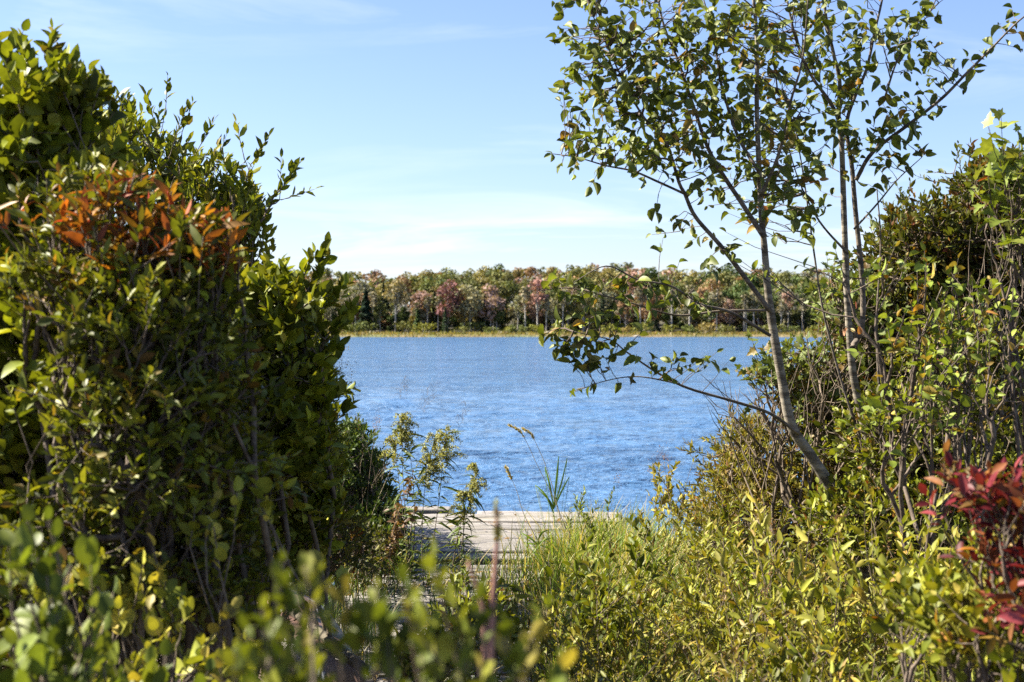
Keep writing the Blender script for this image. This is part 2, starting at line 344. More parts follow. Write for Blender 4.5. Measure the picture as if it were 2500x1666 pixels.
def segmesh(segs, name, mat, parent, thick=.007):
    mb = MB(); p0 = np.array([s[0] for s in segs]); p1 = np.array([s[1] for s in segs]); r0 = np.array([s[2] for s in segs]); r1 = np.array([s[3] for s in segs])
    big = r0 > thick; mb.segs(p0[~big], p1[~big], r0[~big], r1[~big], 4); mb.segs(p0[big], p1[big], r0[big], r1[big], 7)
    return mb.build(name, mat, parent)

def WB(X, Y, Z, rx, rd, rz, n): k = 3268 / Y; return (1176.5 + X * k, 756 - (Z - CAMZ) * k, Y, rx * k, rz * k, rd, n)
def bush(name, label, bases, bl, tips, T, size, pal, K=8, ang=55, upz=.2, flat=.5, twig=.2, rt=.0016, bark='twig', inner=0, kt=1.0, mat='leaf', group=None, cat='shrub', wob=.06, curl=(.3, 1.6), bend=(0, .5), extra=None, bare=0, parts=('stems', 'foliage')):
    b0 = np.array(bases[0], float); o = empty(name, b0, label, cat, group)
    pts = blobs(bl, Q, kt) if bl else np.zeros((0, 3))
    pts = pts[pts[:, 2] > .12] if len(pts) else pts
    if tips: pts = np.vstack([pts, np.array([Q(*q) for q in tips])])
    B = np.array(bases, float); asg = np.argmin(np.linalg.norm((pts[:, None] - B[None]) * np.array([1, .6, .0]), axis=2) + rng.normal(0, .12, (len(pts), len(B))), axis=1)
    segs = []; A = []; E = []
    for i, b in enumerate(B):
        ii = pts[asg == i]
        if len(ii) == 0: continue
        s_, a, e = grow(b, ii, rt=rt, twig=twig, wob=wob); segs += s_; A.append(a); E.append(e)
    A = np.concatenate(A); E = np.concatenate(E)
    if bare:
        m_ = rng.uniform(0, 1, len(A)) > bare; A = A[m_]; E = E[m_]
    # give each twig its full length
    dd = nrm(E - A + np.array([0, 0, .15]) * np.linalg.norm(E - A, axis=1, keepdims=True)); L = np.maximum(np.linalg.norm(E - A, axis=1, keepdims=True), twig * .7); E2 = A + dd * L
    segs += [(A[i], E2[i], rt * 1.2, rt * .6) for i in range(len(A))]
    segmesh(segs, parts[0], MAT[bark], o)
    mb = MB(); leaves_on(mb, A, E2, K, T, size, pal, ang, upz, flat, True, curl, bend)
    if inner:
        sm = [s for s in segs if s[2] < rt * 8 and np.linalg.norm(s[1] - s[0]) > .04]; ii = rng.choice(len(sm), min(inner, len(sm)), replace=False)
        leaves_on(mb, np.array([sm[i][0] for i in ii]), np.array([sm[i][1] for i in ii]), max(2, K // 2), T, size * .9, pal, ang, upz, flat, False, curl, bend)
    mb.build(parts[1], MAT[mat], o)
    if extra: extra(o)
    return o

# stemmy plants: arching stems with leaves all the way up
def stem_plant(o, stems, T, size, pal, K, mat='leaf', bark='twig', ang=50, upz=.3, flat=.4, head=None, headpal=None, rs=.0025, n=7, t0=.2, bend=(0, .6), taper=.5):
    """stems: list of (base, top, sag)"""
    segs = []; A = []; B = []
    for (b, e, sag) in stems:
        b = np.array(b, float); e = np.array(e, float); t = np.linspace(0, 1, n)[:, None]; h = np.linalg.norm(e - b)
        side = np.array([rng.normal(0, .04), rng.normal(0, .04), 0]) * h
        p = b * (1 - t) + e * t; p[:, :2] = b[:2] + (e - b)[:2] * t ** (1 + sag); p += side * np.sin(t * 3.14)
        for i in range(n - 1):
            segs.append((p[i], p[i + 1], rs * (1 - i / n * .7), rs * (1 - (i + 1) / n * .7)))
            if (i + .5) / n > t0: A.append(p[i]); B.append(p[i + 1])
    segmesh(segs, 'stems', MAT[bark], o)
    A = np.array(A); B = np.array(B); mb = MB(); leaves_on(mb, A, B, K, T, size, pal, ang, upz, flat, False, bend=bend); mb.build('foliage', MAT[mat], o)
    return A, B
def plume(o, spots, pal, name='flower_head', n=120, size=.008, shape=(.03, .03, .09)):
    for c in spots:
        mb = MB()
        p = rng.normal(0, 1, (n, 3)) * np.array(shape) * .5 * (1.0 - .35 * rng.uniform(0, 1, (n, 1))) + np.array(c)
        add_leaves(mb, T_OVAL_LO, p, rng.normal(0, 1, (n, 3)), rng.normal(0, 1, (n, 3)), size * rng.uniform(.6, 1.3, n), pick(pal, n) * rng.uniform(.7, 1.25, (n, 1)))
        mb.build(name, MAT['flower'], o)

# ------------------------------------------------------------------ THE SETTING: ground, water, far land
def grid(xs, ys, fz):
    X, Y = np.meshgrid(xs, ys); Z = fz(X, Y); V = np.stack([X, Y, Z], -1).reshape(-1, 3); nx, ny = len(xs), len(ys)
    i = np.arange(ny - 1)[:, None] * nx; j = np.arange(nx - 1)[None]; f = np.stack([i + j, i + j + 1, i + nx + j + 1, i + nx + j], -1).reshape(-1)
    return V, np.arange(0, len(f), 4), f
def gz(X, Y):
    z = -.04 + .05 * np.sin(X * 1.7 + .4) * np.cos(Y * 1.3) + .03 * np.sin(X * 4.1 + Y * 3.3) + .02 * np.sin(X * 9.1 - Y * 7.3)
    edge = 12.1 + .5 * np.sin(X * .9) + .3 * np.sin(X * 2.3) + np.clip(np.abs(X) - 3, 0, 6) * .12
    return z - np.clip((Y - edge + 1.0) / 1.8, 0, 1.6) ** 1.5 * .62
V, st, lo = grid(np.concatenate([[-300, -60, -20], np.linspace(-9, 9, 121), [20, 60, 300]]), np.concatenate([[-200, -30], np.linspace(-4, 16, 131), [30, 120]]), gz)
tag(mesh('ground', V, st, lo, MAT['soil']), kind='structure')
def wave_z(X, Y):
    r_ = np.random.default_rng(77); Z = np.zeros_like(X); gy = np.maximum(Y * Y / 4800, .02); gust = 0.85 + .22 * np.sin(X * .05 + 1 + np.sin(Y * .03) * 2) * np.sin(Y * .045 + X * .01)
    for k in range(64):
        lam = .17 * (2.2 / .17) ** r_.uniform(); a = r_.normal(1.45, .6); kx, ky = np.cos(a) * 6.283 / lam, np.sin(a) * 6.283 / lam; ph = r_.uniform(0, 6.28)
        amp = WAMP * lam ** .62 / 64 ** .5; fil = np.clip(lam / (gy * 2.2 * abs(np.sin(a)) + 1e-3) - .6, 0, 1)
        th = kx * X + ky * Y + ph + .6 * np.sin(kx * .31 * X - ky * .17 * Y + ph * 2); Z += amp * fil * (np.sin(th) + .3 * np.cos(2 * th))
    return WATER + Z * gust * np.clip((Y - 9) / 2, .2, 1)
WAMP = .03
ty = np.linspace(-.60, .60, 700); yy_ = 1 / np.linspace(1 / 9.5, 1 / 420, 520); TX, YY = np.meshgrid(ty, yy_); XX = TX * (YY + 6)
# outermost columns run far out to the sides so that the lake has no edge
XX[:, 0] = -2500; XX[:, -1] = 2500
Vw = np.stack([XX, YY, wave_z(XX, YY)], -1).reshape(-1, 3); i = np.arange(519)[:, None] * 700; j = np.arange(699)[None]
fw_ = np.stack([i + j, i + j + 1, i + 700 + j + 1, i + 700 + j], -1).reshape(-1)
tag(mesh('lake_water', Vw, np.arange(0, len(fw_), 4), fw_, MAT['water']), kind='structure')
def shore(X): return 404 + 4.5 * np.sin(X * .03) + 2.6 * np.sin(X * .11 + 1) + 1.4 * np.sin(X * .37)
def fz_m(X, Y): return WATER - .5 + .95 * np.clip((Y - shore(X) + 2) / 4, 0, 1) + np.clip((Y - shore(X)) / 40, 0, 1) * .5 + .06 * np.sin(X * 1.3) * np.sin(Y * .9)
V, st, lo = grid(np.linspace(-700, 700, 501), np.concatenate([np.linspace(396, 414, 25), np.linspace(418, 446, 6)]), fz_m)
tag(mesh('marsh_ground', V, st, lo, MAT['marsh']), kind='structure')
def hillz(X, Y): return .3 + np.clip((Y - 434) / 130, 0, 1) ** 1.1 * (10.5 + 1.6 * np.sin(X * .012 + .9) + .8 * np.sin(X * .045)) + np.clip((Y - 600) / 800, 0, 1) * 3
V, st, lo = grid(np.linspace(-2500, 2500, 201), np.concatenate([np.linspace(436, 600, 30), [700, 1000, 2600]]), hillz)
tag(mesh('wooded_hill_ground', V, st, lo, MAT['farground']), kind='structure')

# far trees -----------------------------------------------------------
def crown_quads(mb, lobes, n, size, pal, jitter=.25):
    tot = sum(l[3] ** 2 for l in lobes)
    for (x, y, z, r) in lobes:
        k = max(6, int(n * r * r / tot)); u = nrm(rng.normal(0, 1, (k, 3))); rr = rng.uniform(.25, 1, (k, 1)) ** .45
        pos = np.array([x, y, z]) + u * rr * r * np.array([1, 1, .8]); sz = size * rng.uniform(.5, 1.3, k)
        c = pick(pal, k) * rng.uniform(1 - jitter, 1 + jitter, (k, 1)) * rng.uniform(.88, 1.12)
        add_leaves(mb, T_QUAD, pos, rng.normal(0, 1, (k, 3)) + u * .3, u + rng.normal(0, .5, (k, 3)) + np.array([0, 0, .4]), sz, c, curl=(1, 1), bend=(0, .2), rib=1)
WHITE = [((1, 1, 1), 1)]
GREYISH = [((1, 1, 1), 3), ((.8, .85, .8), 1), ((1.15, 1.05, .9), 1)]
def far_deciduous(h, cw, bare, seed_, n=1100, leafy=1.0):
    seed(seed_); o = empty('broadleaf_tree', (0, 0, 0), 'x', 'tree'); mb = MB(); lean = rng.normal(0, .3, 2)
    z0 = h * bare; tp = np.array([[0, 0, -.3], [lean[0] * .3, lean[1] * .3, h * .3], [lean[0] * .7, lean[1], h * .6], [lean[0], lean[1], h * .93]])
    mb.tube(smoothpath(tp, 3), np.linspace(.25, .06, 10), 6)
    lobes = []; k = 19
    for i in range(k):
        a = rng.uniform(0, 6.28); zt = rng.uniform(0, 1); zc = z0 + (h - z0) * (.12 + .8 * zt); wr = cw * .5 * math.sin(math.pi * min(.97, .22 + .7 * zt)) * rng.uniform(.35, 1.0)
        r = cw * rng.uniform(.17, .3); c = np.array([lean[0] + math.cos(a) * wr, lean[1] + math.sin(a) * wr, zc]); lobes.append((*c, r))
        b = np.array([lean[0] * .6, lean[1] * .6, max(h * .25, zc - wr * 1.3 - 1)]); mb.segs([b], [c], [.07], [.025], 4)
    mb.build('trunk', MAT['farbark'], o)
    mc = MB(); crown_quads(mc, lobes, int(n * leafy), .6, GREYISH); mc.build('crown', MAT['needle'], o); return o
def far_conifer(h, cw, seed_):
    seed(seed_); o = empty('spruce_tree', (0, 0, 0), 'x', 'tree'); mb = MB(); mb.tube([[0, 0, -.3], [0, 0, h * .5], [0, 0, h]], np.array([.2, .12, .03]), 6); mb.build('trunk', MAT['farbark'], o)
    mc = MB(); n = 700; t = rng.uniform(0, 1, n) ** 1.35; r = cw * .5 * (1 - t) * rng.uniform(.3, 1, n) ** .5 * (.75 + .25 * np.sin(t * h * 4.5)) + .1; a = rng.uniform(0, 6.28, n)
    pos = np.stack([r * np.cos(a), r * np.sin(a), .5 + t * (h - .4)], -1); d = np.stack([np.cos(a), np.sin(a), np.full(n, -.45)], -1)
    add_leaves(mc, T_QUAD, pos, d, np.tile([0, 0, 1.], (n, 1)) + rng.normal(0, .35, (n, 3)), .62 * rng.uniform(.5, 1.2, n), pick(WHITE, n) * rng.uniform(.75, 1.25, (n, 1)), curl=(1, 1)); mc.build('crown', MAT['needle'], o); return o
def far_bush(w_, h, seed_):
    seed(seed_); o = empty('shore_bush', (0, 0, 0), 'x', 'bush'); mc = MB()
    lobes = [(rng.uniform(-.5, .5) * w_, rng.uniform(-.3, .3) * w_, h * rng.uniform(.3, .7), h * rng.uniform(.28, .42)) for _ in range(9)]
    crown_quads(mc, lobes, 330, .45, GREYISH)
    mb = MB()
    for l in lobes: mb.segs([np.array([l[0] * .3, l[1] * .3, 0])], [np.array(l[:3])], [.05], [.02], 4)
    mb.build('stems', MAT['farbark'], o); mc.build('foliage', MAT['needle'], o); return o
FDEC = [far_deciduous(*a) for a in ((16, 9, .36, 11), (15, 8, .42, 12), (16.5, 9.5, .33, 13), (14.5, 8.5, .3, 14), (16, 7.5, .5, 15, 520), (14, 8, .25, 16), (15.5, 10, .34, 17))]
FBIR = [far_deciduous(*a) for a in ((12.5, 4.5, .6, 51, 260), (13.5, 4, .66, 52, 200))]
FSAP = [far_deciduous(*a) for a in ((8, 5.5, .05, 18), (9.5, 5, .08, 19))]
FCON = [far_conifer(*a) for a in ((13, 5.5, 21), (15, 5, 22), (8, 4.2, 23))]
FBUSH = [far_bush(*a) for a in ((6.5, 4.6, 31), (5, 3.6, 32), (8, 4.2, 33))]
used = set()
def place(proto, loc, rz, s, color, label, group=None, sz=None):
    o = proto if proto.name not in used else copy_tree(proto)
    used.add(proto.name)
    o.location = loc; o.rotation_euler = (0, 0, rz); o.scale = (s, s, sz or s); o['label'] = label
    if group: o['group'] = group
    elif 'group' in o: del o['group']
    for ch in o.children:
        if not ch.name.startswith(('trunk', 'stems')): ch.color = (*color, 1)
    return o
KIND = {'green': ((.105, .115, .04), 'olive-green broadleaf tree in the far shore forest'),
        'deep': ((.055, .08, .025), 'deep green broadleaf tree in the far shore forest'),
        'yellow': ((.17, .15, .055), 'yellow-green autumn tree in the far shore forest'),
        'rust': ((.18, .115, .065), 'rusty brown autumn tree in the far shore forest'),
        'pink': ((.2, .13, .11), 'dusty pink red-maple tree in the far shore forest'),
        'grey': ((.15, .15, .1), 'pale grey-green tree in the far shore forest')}
seed(3)
def fx(px, D): return (px - 1250) / F * D
# trees of their own that one can point at (photo px, depth, proto, scale, color, label)
SPEC = [(893, 432, FCON[2], 1.6, (.012, .026, .013), 'pointed dark green spruce at the left of the far shoreline'),
        (936, 447, FCON[1], 1.0, (.018, .03, .012), 'tall narrow dark conifer just right of the pointed shoreline spruce'),
        (1020, 431, FCON[2], .9, (.035, .06, .016), 'small bright green spruce standing before white birch trunks'),
        (965, 437, FDEC[4], 1.0, (.2, .17, .09), 'nearly bare white forked tree beside the tall narrow conifer'),
        (1087, 437, FDEC[2], 1.0, (.13, .062, .065), 'wine-red maple crown in the middle of the far shore'),
        (1087, 429, FCON[0], .62, (.018, .035, .012), 'short dark conifer under the wine-red maple'),
        (1148, 436, FDEC[0], 1.0, (.2, .19, .11), 'pale sage-green tree with bright trunk right of the wine-red maple'),
        (1198, 436, FDEC[5], 1.05, (.24, .17, .15), 'mauve-grey rounded tree right of the pale sage-green tree'),
        (1312, 436, FDEC[4], 1.0, (.25, .14, .125), 'thin pink tree with long pale trunk mid far shore'),
        (1402, 470, FDEC[3], .7, (.13, .03, .07), 'small dark purple crown high in the far woods')]
for (px, D, pr, s, c, lab) in SPEC: place(pr, (fx(px, D), D, hillz(0, max(D, 436))), rng.uniform(0, 6), s, c, lab)
nt_ = 0
for row, (D, step, sc_) in enumerate(((440, 5.4, .84), (446, 4.6, 1.0), (455, 5.4, .95), (470, 6.0, 1.0), (495, 6.6, 1.0), (528, 7.0, 1.0))):
    x = -92.
    while x < 190:
        x += step * rng.uniform(.65, 1.35); y = D + rng.uniform(-4, 4); k = rng.choice(['green', 'deep', 'yellow', 'rust', 'pink', 'grey'], p=([.28, .18, .1, .12, .08, .24] if row < 3 else [.5, .16, .18, .08, .02, .06]))
        col, lab = KIND[k]
        if row == 1:
            if rng.uniform() < .3: k = 'deep'; col, lab = KIND[k]
            place(FSAP[rng.integers(2)], (x, y, float(hillz(x, y))), rng.uniform(0, 6), rng.uniform(.6, 1.1), np.array(col) * rng.uniform(.6, 1.0), 'low leafy sapling between the trunks of the far shore woods', 'saplings between the trunks of the far shore woods'); nt_ += 1; continue
        if row in (0, 2) and rng.uniform() < .24:
            place(FCON[rng.integers(2)], (x, y, float(hillz(x, y))), rng.uniform(0, 6), rng.uniform(.6, .95), np.array((.014, .026, .012)) * rng.uniform(.8, 1.3), 'dark evergreen conifer among the far shore woods', 'dark conifers among the far shore woods'); nt_ += 1; continue
        s = sc_ * rng.uniform(.78, 1.12) * (.92 if x < -40 else 1.0); pr = FDEC[rng.integers(7)]
        place(pr, (x, y, float(hillz(x, y))), rng.uniform(0, 6), s, np.array(col) * rng.uniform(.82, 1.18) * rng.uniform(.95, 1.05, 3), lab, lab.replace('tree in', 'trees in')); nt_ += 1
for x in np.arange(-88, 170, 7.5):
    x = x + rng.uniform(-3, 3); place(FBIR[rng.integers(2)], (x, 437 + rng.uniform(-2, 2), float(hillz(x, 438))), rng.uniform(0, 6), rng.uniform(.75, 1.1), np.array((.15, .14, .09)) * rng.uniform(.8, 1.2), 'thin pale bare-stemmed birch at the front of the far woods', 'pale birches at the front of the far woods')
for x in np.arange(-90, 175, 4.6):
    if rng.uniform() < .12: continue
    c = np.array([(.14, .15, .03), (.11, .12, .04), (.17, .14, .05), (.08, .1, .03)][rng.integers(4)]) * rng.uniform(.85, 1.2); D = 428 + rng.uniform(-5, 4)
    place(FBUSH[rng.integers(3)], (x + rng.uniform(-1.5, 1.5), D, float(fz_m(x, D)) - .1), rng.uniform(0, 6), rng.uniform(.6, 1.15), c, 'low olive bush on the far marshy shore', 'low bushes along the far marshy shore')
# the rest of the woods, seen only as mass
seed(5); mb = MB(); mt = MB()
for (D, x0, x1, st_) in ((562, -330, 330, 6), (590, -330, 330, 7), (446, -330, -95, 6), (446, 192, 330, 6), (470, -330, -95, 6.5), (470, 192, 330, 6.5), (510, -330, -95, 7), (510, 192, 330, 7), (452, -95, 192, 4.2), (460, -95, 192, 4.6), (488, -95, 192, 5), (518, -95, 192, 6), (550, -95, 192, 6)):
    for x in np.arange(x0, x1, st_):
        x = x + rng.uniform(-2, 2); y = D + rng.uniform(-5, 5); z = float(hillz(x, y)); h = rng.uniform(5.5, 8.5) if D in (452, 460) else rng.uniform(13, 16); col = np.array(list(KIND.values())[rng.choice([0, 1, 2, 3, 4, 5], p=[.4, .15, .2, .12, .06, .07])][0]) * rng.uniform(.8, 1.2)
        lobes = [(x + rng.uniform(-3, 3), y + rng.uniform(-2, 2), z + h * rng.uniform(.2 if D in (452, 460) else .45, .92), rng.uniform(1.2, 2.1)) for _ in range(8)]
        crown_quads(mb, lobes, 230, .75, [(tuple(col), 1)]); mt.segs([np.array([x, y, z])], [np.array([x, y, z + h * .8])], [.2], [.06], 5)
fw = mb.build('far_woods', MAT['needle']); tag(fw, 'olive and rust treetops massed behind the far shore trees', 'woods', kind='stuff')
fwt = mt.build('far_woods_trunks', MAT['farbark'], fw); 
# marsh grass tufts along the far shore
mb = MB(); n = 14000; x = rng.uniform(-110, 190, n); y = shore(x) + rng.uniform(-2.2, 24, n); z = fz_m(x, y)
c = pick([((.2, .14, .055), 3), ((.14, .12, .04), 3), ((.12, .13, .035), 3), ((.27, .21, .12), 1)], n) * rng.uniform(.7, 1.2, (n, 1))
add_leaves(mb, T_LANCE_LO, np.stack([x, y, z], -1), np.stack([rng.normal(0, .3, n), rng.normal(0, .3, n), np.ones(n)], -1), rng.normal(0, 1, (n, 3)), rng.uniform(.4, .9, n) * (1 + .8 * np.clip(np.sin(x * .4) * np.sin(x * .13 + y * .3), 0, 1)), c)
tag(mb.build('marsh_grass', MAT['grass']), 'golden marsh grass fringe along the far waterline', 'grass', kind='stuff')
def lump(name, c, d, label, cat, mat):
    bpy_me = MB(); n = 14; m_ = 8; th = np.linspace(0, np.pi, m_); ph = np.arange(n) * 2 * np.pi / n; V = []
    for a in th:
        for b in ph: V.append(np.array([math.sin(a) * math.cos(b), math.sin(a) * math.sin(b), math.cos(a)]) * (1 + rng.normal(0, .08)) * np.array(d) * .5)
    V = np.array(V) + np.array(c); i = np.arange(m_ - 1)[:, None] * n; j = np.arange(n)[None]; f = np.stack([i + j, i + (j + 1) % n, i + n + (j + 1) % n, i + n + j], -1).reshape(-1)[::1]
    bpy_me.add(V, [4] * (len(f) // 4), f); return tag(bpy_me.build(name, mat, org=c), label, cat)
lump('boulder', (fx(1338, 425), 425, .45), (3.6, 1.6, 1.2), 'pale flat boulder in the grass of the far shore', 'boulder', MAT['rock'])
lump('rock', (fx(1555, 403), 403, -.3), (2.2, 1.2, .7), 'low brownish rock at the waterline of the far shore', 'rock', MAT['rock'])

# ------------------------------------------------------------------ DECK
seed(40)
dk = empty('lakeside_deck', (.2, 11.5, 0), 'weathered grey plank deck at the lake edge, half in shade', 'deck')
def plank_strip(mb, x0, x1, y0, y1, zt, th=.05, cuts=26, ragged=.0):
    xs = np.linspace(x0, x1, cuts); wob = np.cumsum(rng.normal(0, .0015, cuts)); cup = rng.uniform(-.004, .006); tint = rng.uniform(.8, 1.12)
    ya = y0 + rng.normal(0, .0015, cuts) + rng.uniform(0, .004); yb = y1 + rng.normal(0, .0015, cuts) - rng.uniform(0, .004); z = zt + wob + rng.normal(0, .001, cuts)
    sec = np.stack([np.stack([xs, ya, z - th], -1), np.stack([xs, ya, z - .004], -1), np.stack([xs, ya + .006, z], -1), np.stack([xs, (ya + yb) / 2, z - cup], -1), np.stack([xs, yb - .006, z], -1), np.stack([xs, yb, z - .004], -1), np.stack([xs, yb, z - th], -1)], 1)
    n = 7; i = np.arange(cuts - 1)[:, None] * n; j = np.arange(n)[None]; j2 = (j + 1) % n
    f = np.stack([i + j, i + n + j, i + n + j2, i + j2], -1).reshape(-1)
    mb.add(sec.reshape(-1, 3), [4] * ((cuts - 1) * n) + [n, n], np.concatenate([f, np.arange(n), (cuts - 1) * n + np.arange(n)[::-1]]), np.array([1, .98, .96]) * tint)
mb = MB(); y = 11.5; k = 0
while y < 14.35:
    wd = rng.uniform(.21, .29); x1 = 2.15 + rng.uniform(-.03, .03) if y < 12.35 else 1.08 + rng.uniform(-.03, .03); x0 = -1.5 + rng.uniform(-.05, .05)
    if y > 14.0: x0 = -.35
    plank_strip(mb, x0, x1, y, y + wd, .05 + rng.uniform(-.004, .004)); y += wd + rng.uniform(.006, .014)
y = 10.72
while y < 11.42:
    plank_strip(mb, .45, 2.2, y, y + .23, .046 + rng.uniform(-.003, .003)); y += .24
plank_strip(mb, -1.4, -.62, y0=14.32, y1=14.6, zt=.075)
mb.build('decking', MAT['deck'], dk)
mb = MB(); mb.box((-.65, 11.52, -.075), (2.2, .05, .13)); mb.build('front_beam', MAT['beam'], dk)
mb = MB(); mb.box((0, 14.3, -.08), (2.3, .06, .14)); mb.build('rear_beam', MAT['beam'], dk)
for (x, y) in ((-1.6, 11.65), (-.3, 11.65), (1.0, 11.65), (-1.6, 14.2), (-.2, 14.2), (1.0, 14.2), (2.1, 12.2)):
    mb = MB(); mb.tube([[x, y, -1.6], [x, y, -.8], [x, y, -.006]], np.array([.07, .07, .068]), 10); mb.build('post', MAT['beam'], dk)
bw = empty('boardwalk', (-.3, 9.3, -.1), 'dark shaded plank walkway leading to the deck through the plants', 'walkway')
mb = MB(); y = 6.6
while y < 11.3:
    plank_strip(mb, -1.15 + rng.uniform(-.05, .05), .42 + rng.uniform(-.06, .06), y, y + .2, .03 + rng.uniform(-.006, .006), cuts=12); y += .225
mb.build('planks', MAT['deck'], bw)
for x in (-.95, .25):
    mb = MB(); mb.box((x, 9, -.085), (.09, 4.9, .12)); mb.build('bearer', MAT['beam'], bw)
# twig fallen on the deck
mb = MB(); a = P(1165, 1272, 13.6); b = P(1232, 1291, 13.0); a[2] = .068; b[2] = .066; pp = smoothpath([a, a * .6 + b * .4 + [0, .03, .012], a * .3 + b * .7, b], 4); mb.tube(pp, np.linspace(.004, .006, len(pp)), 5)
mb.segs([pp[4], pp[7]], [pp[4] + [.06, -.07, .012], pp[7] + [.08, .05, .012]], [.003] * 2, [.002] * 2, 4)
tag(mb.build('fallen_twig', MAT['darktwig'], org=a), 'thin dark twig lying on the bleached deck boards', 'twig')

n = 70; xx = rng.uniform(-1.4, 1.0, n); yy = rng.uniform(11.6, 14.2, n)
mb = MB(); add_leaves(mb, T_OVAL, np.stack([xx, yy, np.full(n, .064)], -1), np.stack([rng.normal(0, 1, n), rng.normal(0, 1, n), rng.normal(0, .1, n)], -1), np.tile([0, 0, 1.], (n, 1)) + rng.normal(0, .2, (n, 3)), rng.uniform(.03, .07, n), pick([((.2, .11, .05), 2), ((.1, .06, .03), 2), ((.25, .18, .06), 1)], n))
tag(mb.build('fallen_leaves', MAT['dryleaf']), 'small brown fallen leaves scattered on the deck boards', 'leaves', kind='stuff')
# ------------------------------------------------------------------ upturned boat
seed(50)
bt = empty('upturned_rowing_boat', (-1.42, 7.15, 0), 'upturned brown rowing boat with peeling whitish paint under the left bushes', 'boat')
def boat_pt(s, v):   # s 0 stern..1 bow, v -1..1 across (gunwale to gunwale over the keel)
    L = 3.3; hw = .56 * (1 - max(0, (s - .35) / .65) ** 2.2); a = abs(v); ht = .5 + .06 * s
    return np.array([np.sign(v) * hw * (a ** .62), (s - .5) * L, ht * (1 - a ** 2.6) * (1 - .25 * max(0, s - .7) / .3) + .08])
mb = MB(); ns, nv = 26, 17; Vb = np.array([[boat_pt(s, v) for v in np.linspace(-1, 1, nv)] for s in np.linspace(0, 1, ns)])
ang = R(210); rot = np.array([[math.cos(ang), -math.sin(ang), 0], [math.sin(ang), math.cos(ang), 0], [0, 0, 1]])
def bxf(V): return np.asarray(V) @ rot.T + np.array([-1.42, 7.15, .02])
i = np.arange(ns - 1)[:, None] * nv; j = np.arange(nv - 1)[None]; f = np.stack([i + j, i + j + 1, i + nv + j + 1, i + nv + j], -1).reshape(-1)
mb.add(bxf(Vb.reshape(-1, 3)), [4] * (len(f) // 4), f); mb.add(bxf(Vb[0]), [nv], np.arange(nv)); mb.build('hull', MAT['boat'], bt)
mb = MB(); mb.tube(bxf(Vb[:, nv // 2] + np.array([0, 0, .012])), .022, 6); mb.build('keel', MAT['beam'], bt)
for sd_ in (0, -1):
    mb = MB(); mb.tube(bxf(Vb[:, sd_]), .028, 8); mb.build('gunwale', MAT['boat'], bt)

# ------------------------------------------------------------------ palettes
GR = [((.12, .142, .012), 5), ((.185, .2, .018), 4), ((.27, .25, .032), 2), ((.06, .07, .009), 4), ((.26, .17, .03), .25)]
GRY = GR + [((.28, .25, .04), .35)]
YG = [((.22, .22, .03), 4), ((.29, .25, .04), 3), ((.14, .16, .022), 3), ((.36, .25, .06), .8), ((.2, .11, .04), .4)]
AMB = [((.32, .26, .05), 4), ((.26, .23, .04), 4), ((.36, .2, .07), 1.2), ((.2, .2, .035), 2)]
RED = [((.34, .05, .022), 2), ((.38, .13, .025), 3), ((.18, .12, .02), 3), ((.09, .1, .014), 8), ((.4, .05, .05), .6)]
MAG = [((.13, .014, .024), 4), ((.08, .01, .014), 3), ((.26, .05, .06), 2), ((.25, .1, .025), 1), ((.12, .13, .02), .8)]
TREE = [((.095, .12, .02), 5), ((.15, .17, .035), 3), ((.075, .085, .017), 3), ((.3, .12, .035), .22), ((.24, .16, .045), .22)]
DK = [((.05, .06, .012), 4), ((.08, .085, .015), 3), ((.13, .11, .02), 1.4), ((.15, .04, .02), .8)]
OLV = [((.18, .16, .03), 3), ((.13, .135, .025), 3), ((.24, .18, .05), 2), ((.19, .08, .03), .8), ((.26, .24, .05), 1.5)]

# ------------------------------------------------------------------ LEFT SHRUBS
seed(101)
bush('broadleaf_shrub', 'tall broad-leaved green shrub filling the left edge, slightly blurred', [(-1.7, 4.75, 0), (-1.3, 4.85, 0), (-2.3, 4.7, 0), (-1.0, 5.0, 0), (-4.3, 3.0, 0), (-4.3, 5.5, 0)],
     [(40, 470, 4.7, 190, 210, .45, 250), (0, 820, 4.8, 300, 280, .6, 300), (280, 900, 5.0, 230, 230, .5, 240), (-300, 520, 4.9, 300, 420, .7, 190), (90, 270, 4.7, 110, 90, .3, 60), (150, 1150, 5.0, 300, 200, .6, 260), (200, 760, 4.3, 260, 170, .3, 160), (80, 1050, 4.3, 240, 170, .3, 120), WB(-4.3, 2.6, 3.3, .9, 1.6, 1.3, 330), WB(-4.4, 5.6, 3.3, .9, 1.6, 1.3, 330)],  # last two masses: unseen foliage added off frame to shade the lower left
     [(120, 90, 4.6), (30, 120, 4.6), (90, 180, 4.6), (200, 195, 4.65), (230, 200, 4.7), (10, 160, 4.6), (140, 240, 4.6), (60, 240, 4.7), (170, 260, 4.7), (235, 300, 4.7), (-20, 140, 4.6), (70, 200, 4.6), (105, 130, 4.6)],
     T_OVAL, .07, GR, K=8, ang=48, upz=.35, flat=.45, twig=.2, rt=.0016, inner=1500, bend=(0, .7), kt=1.3)
seed(102)
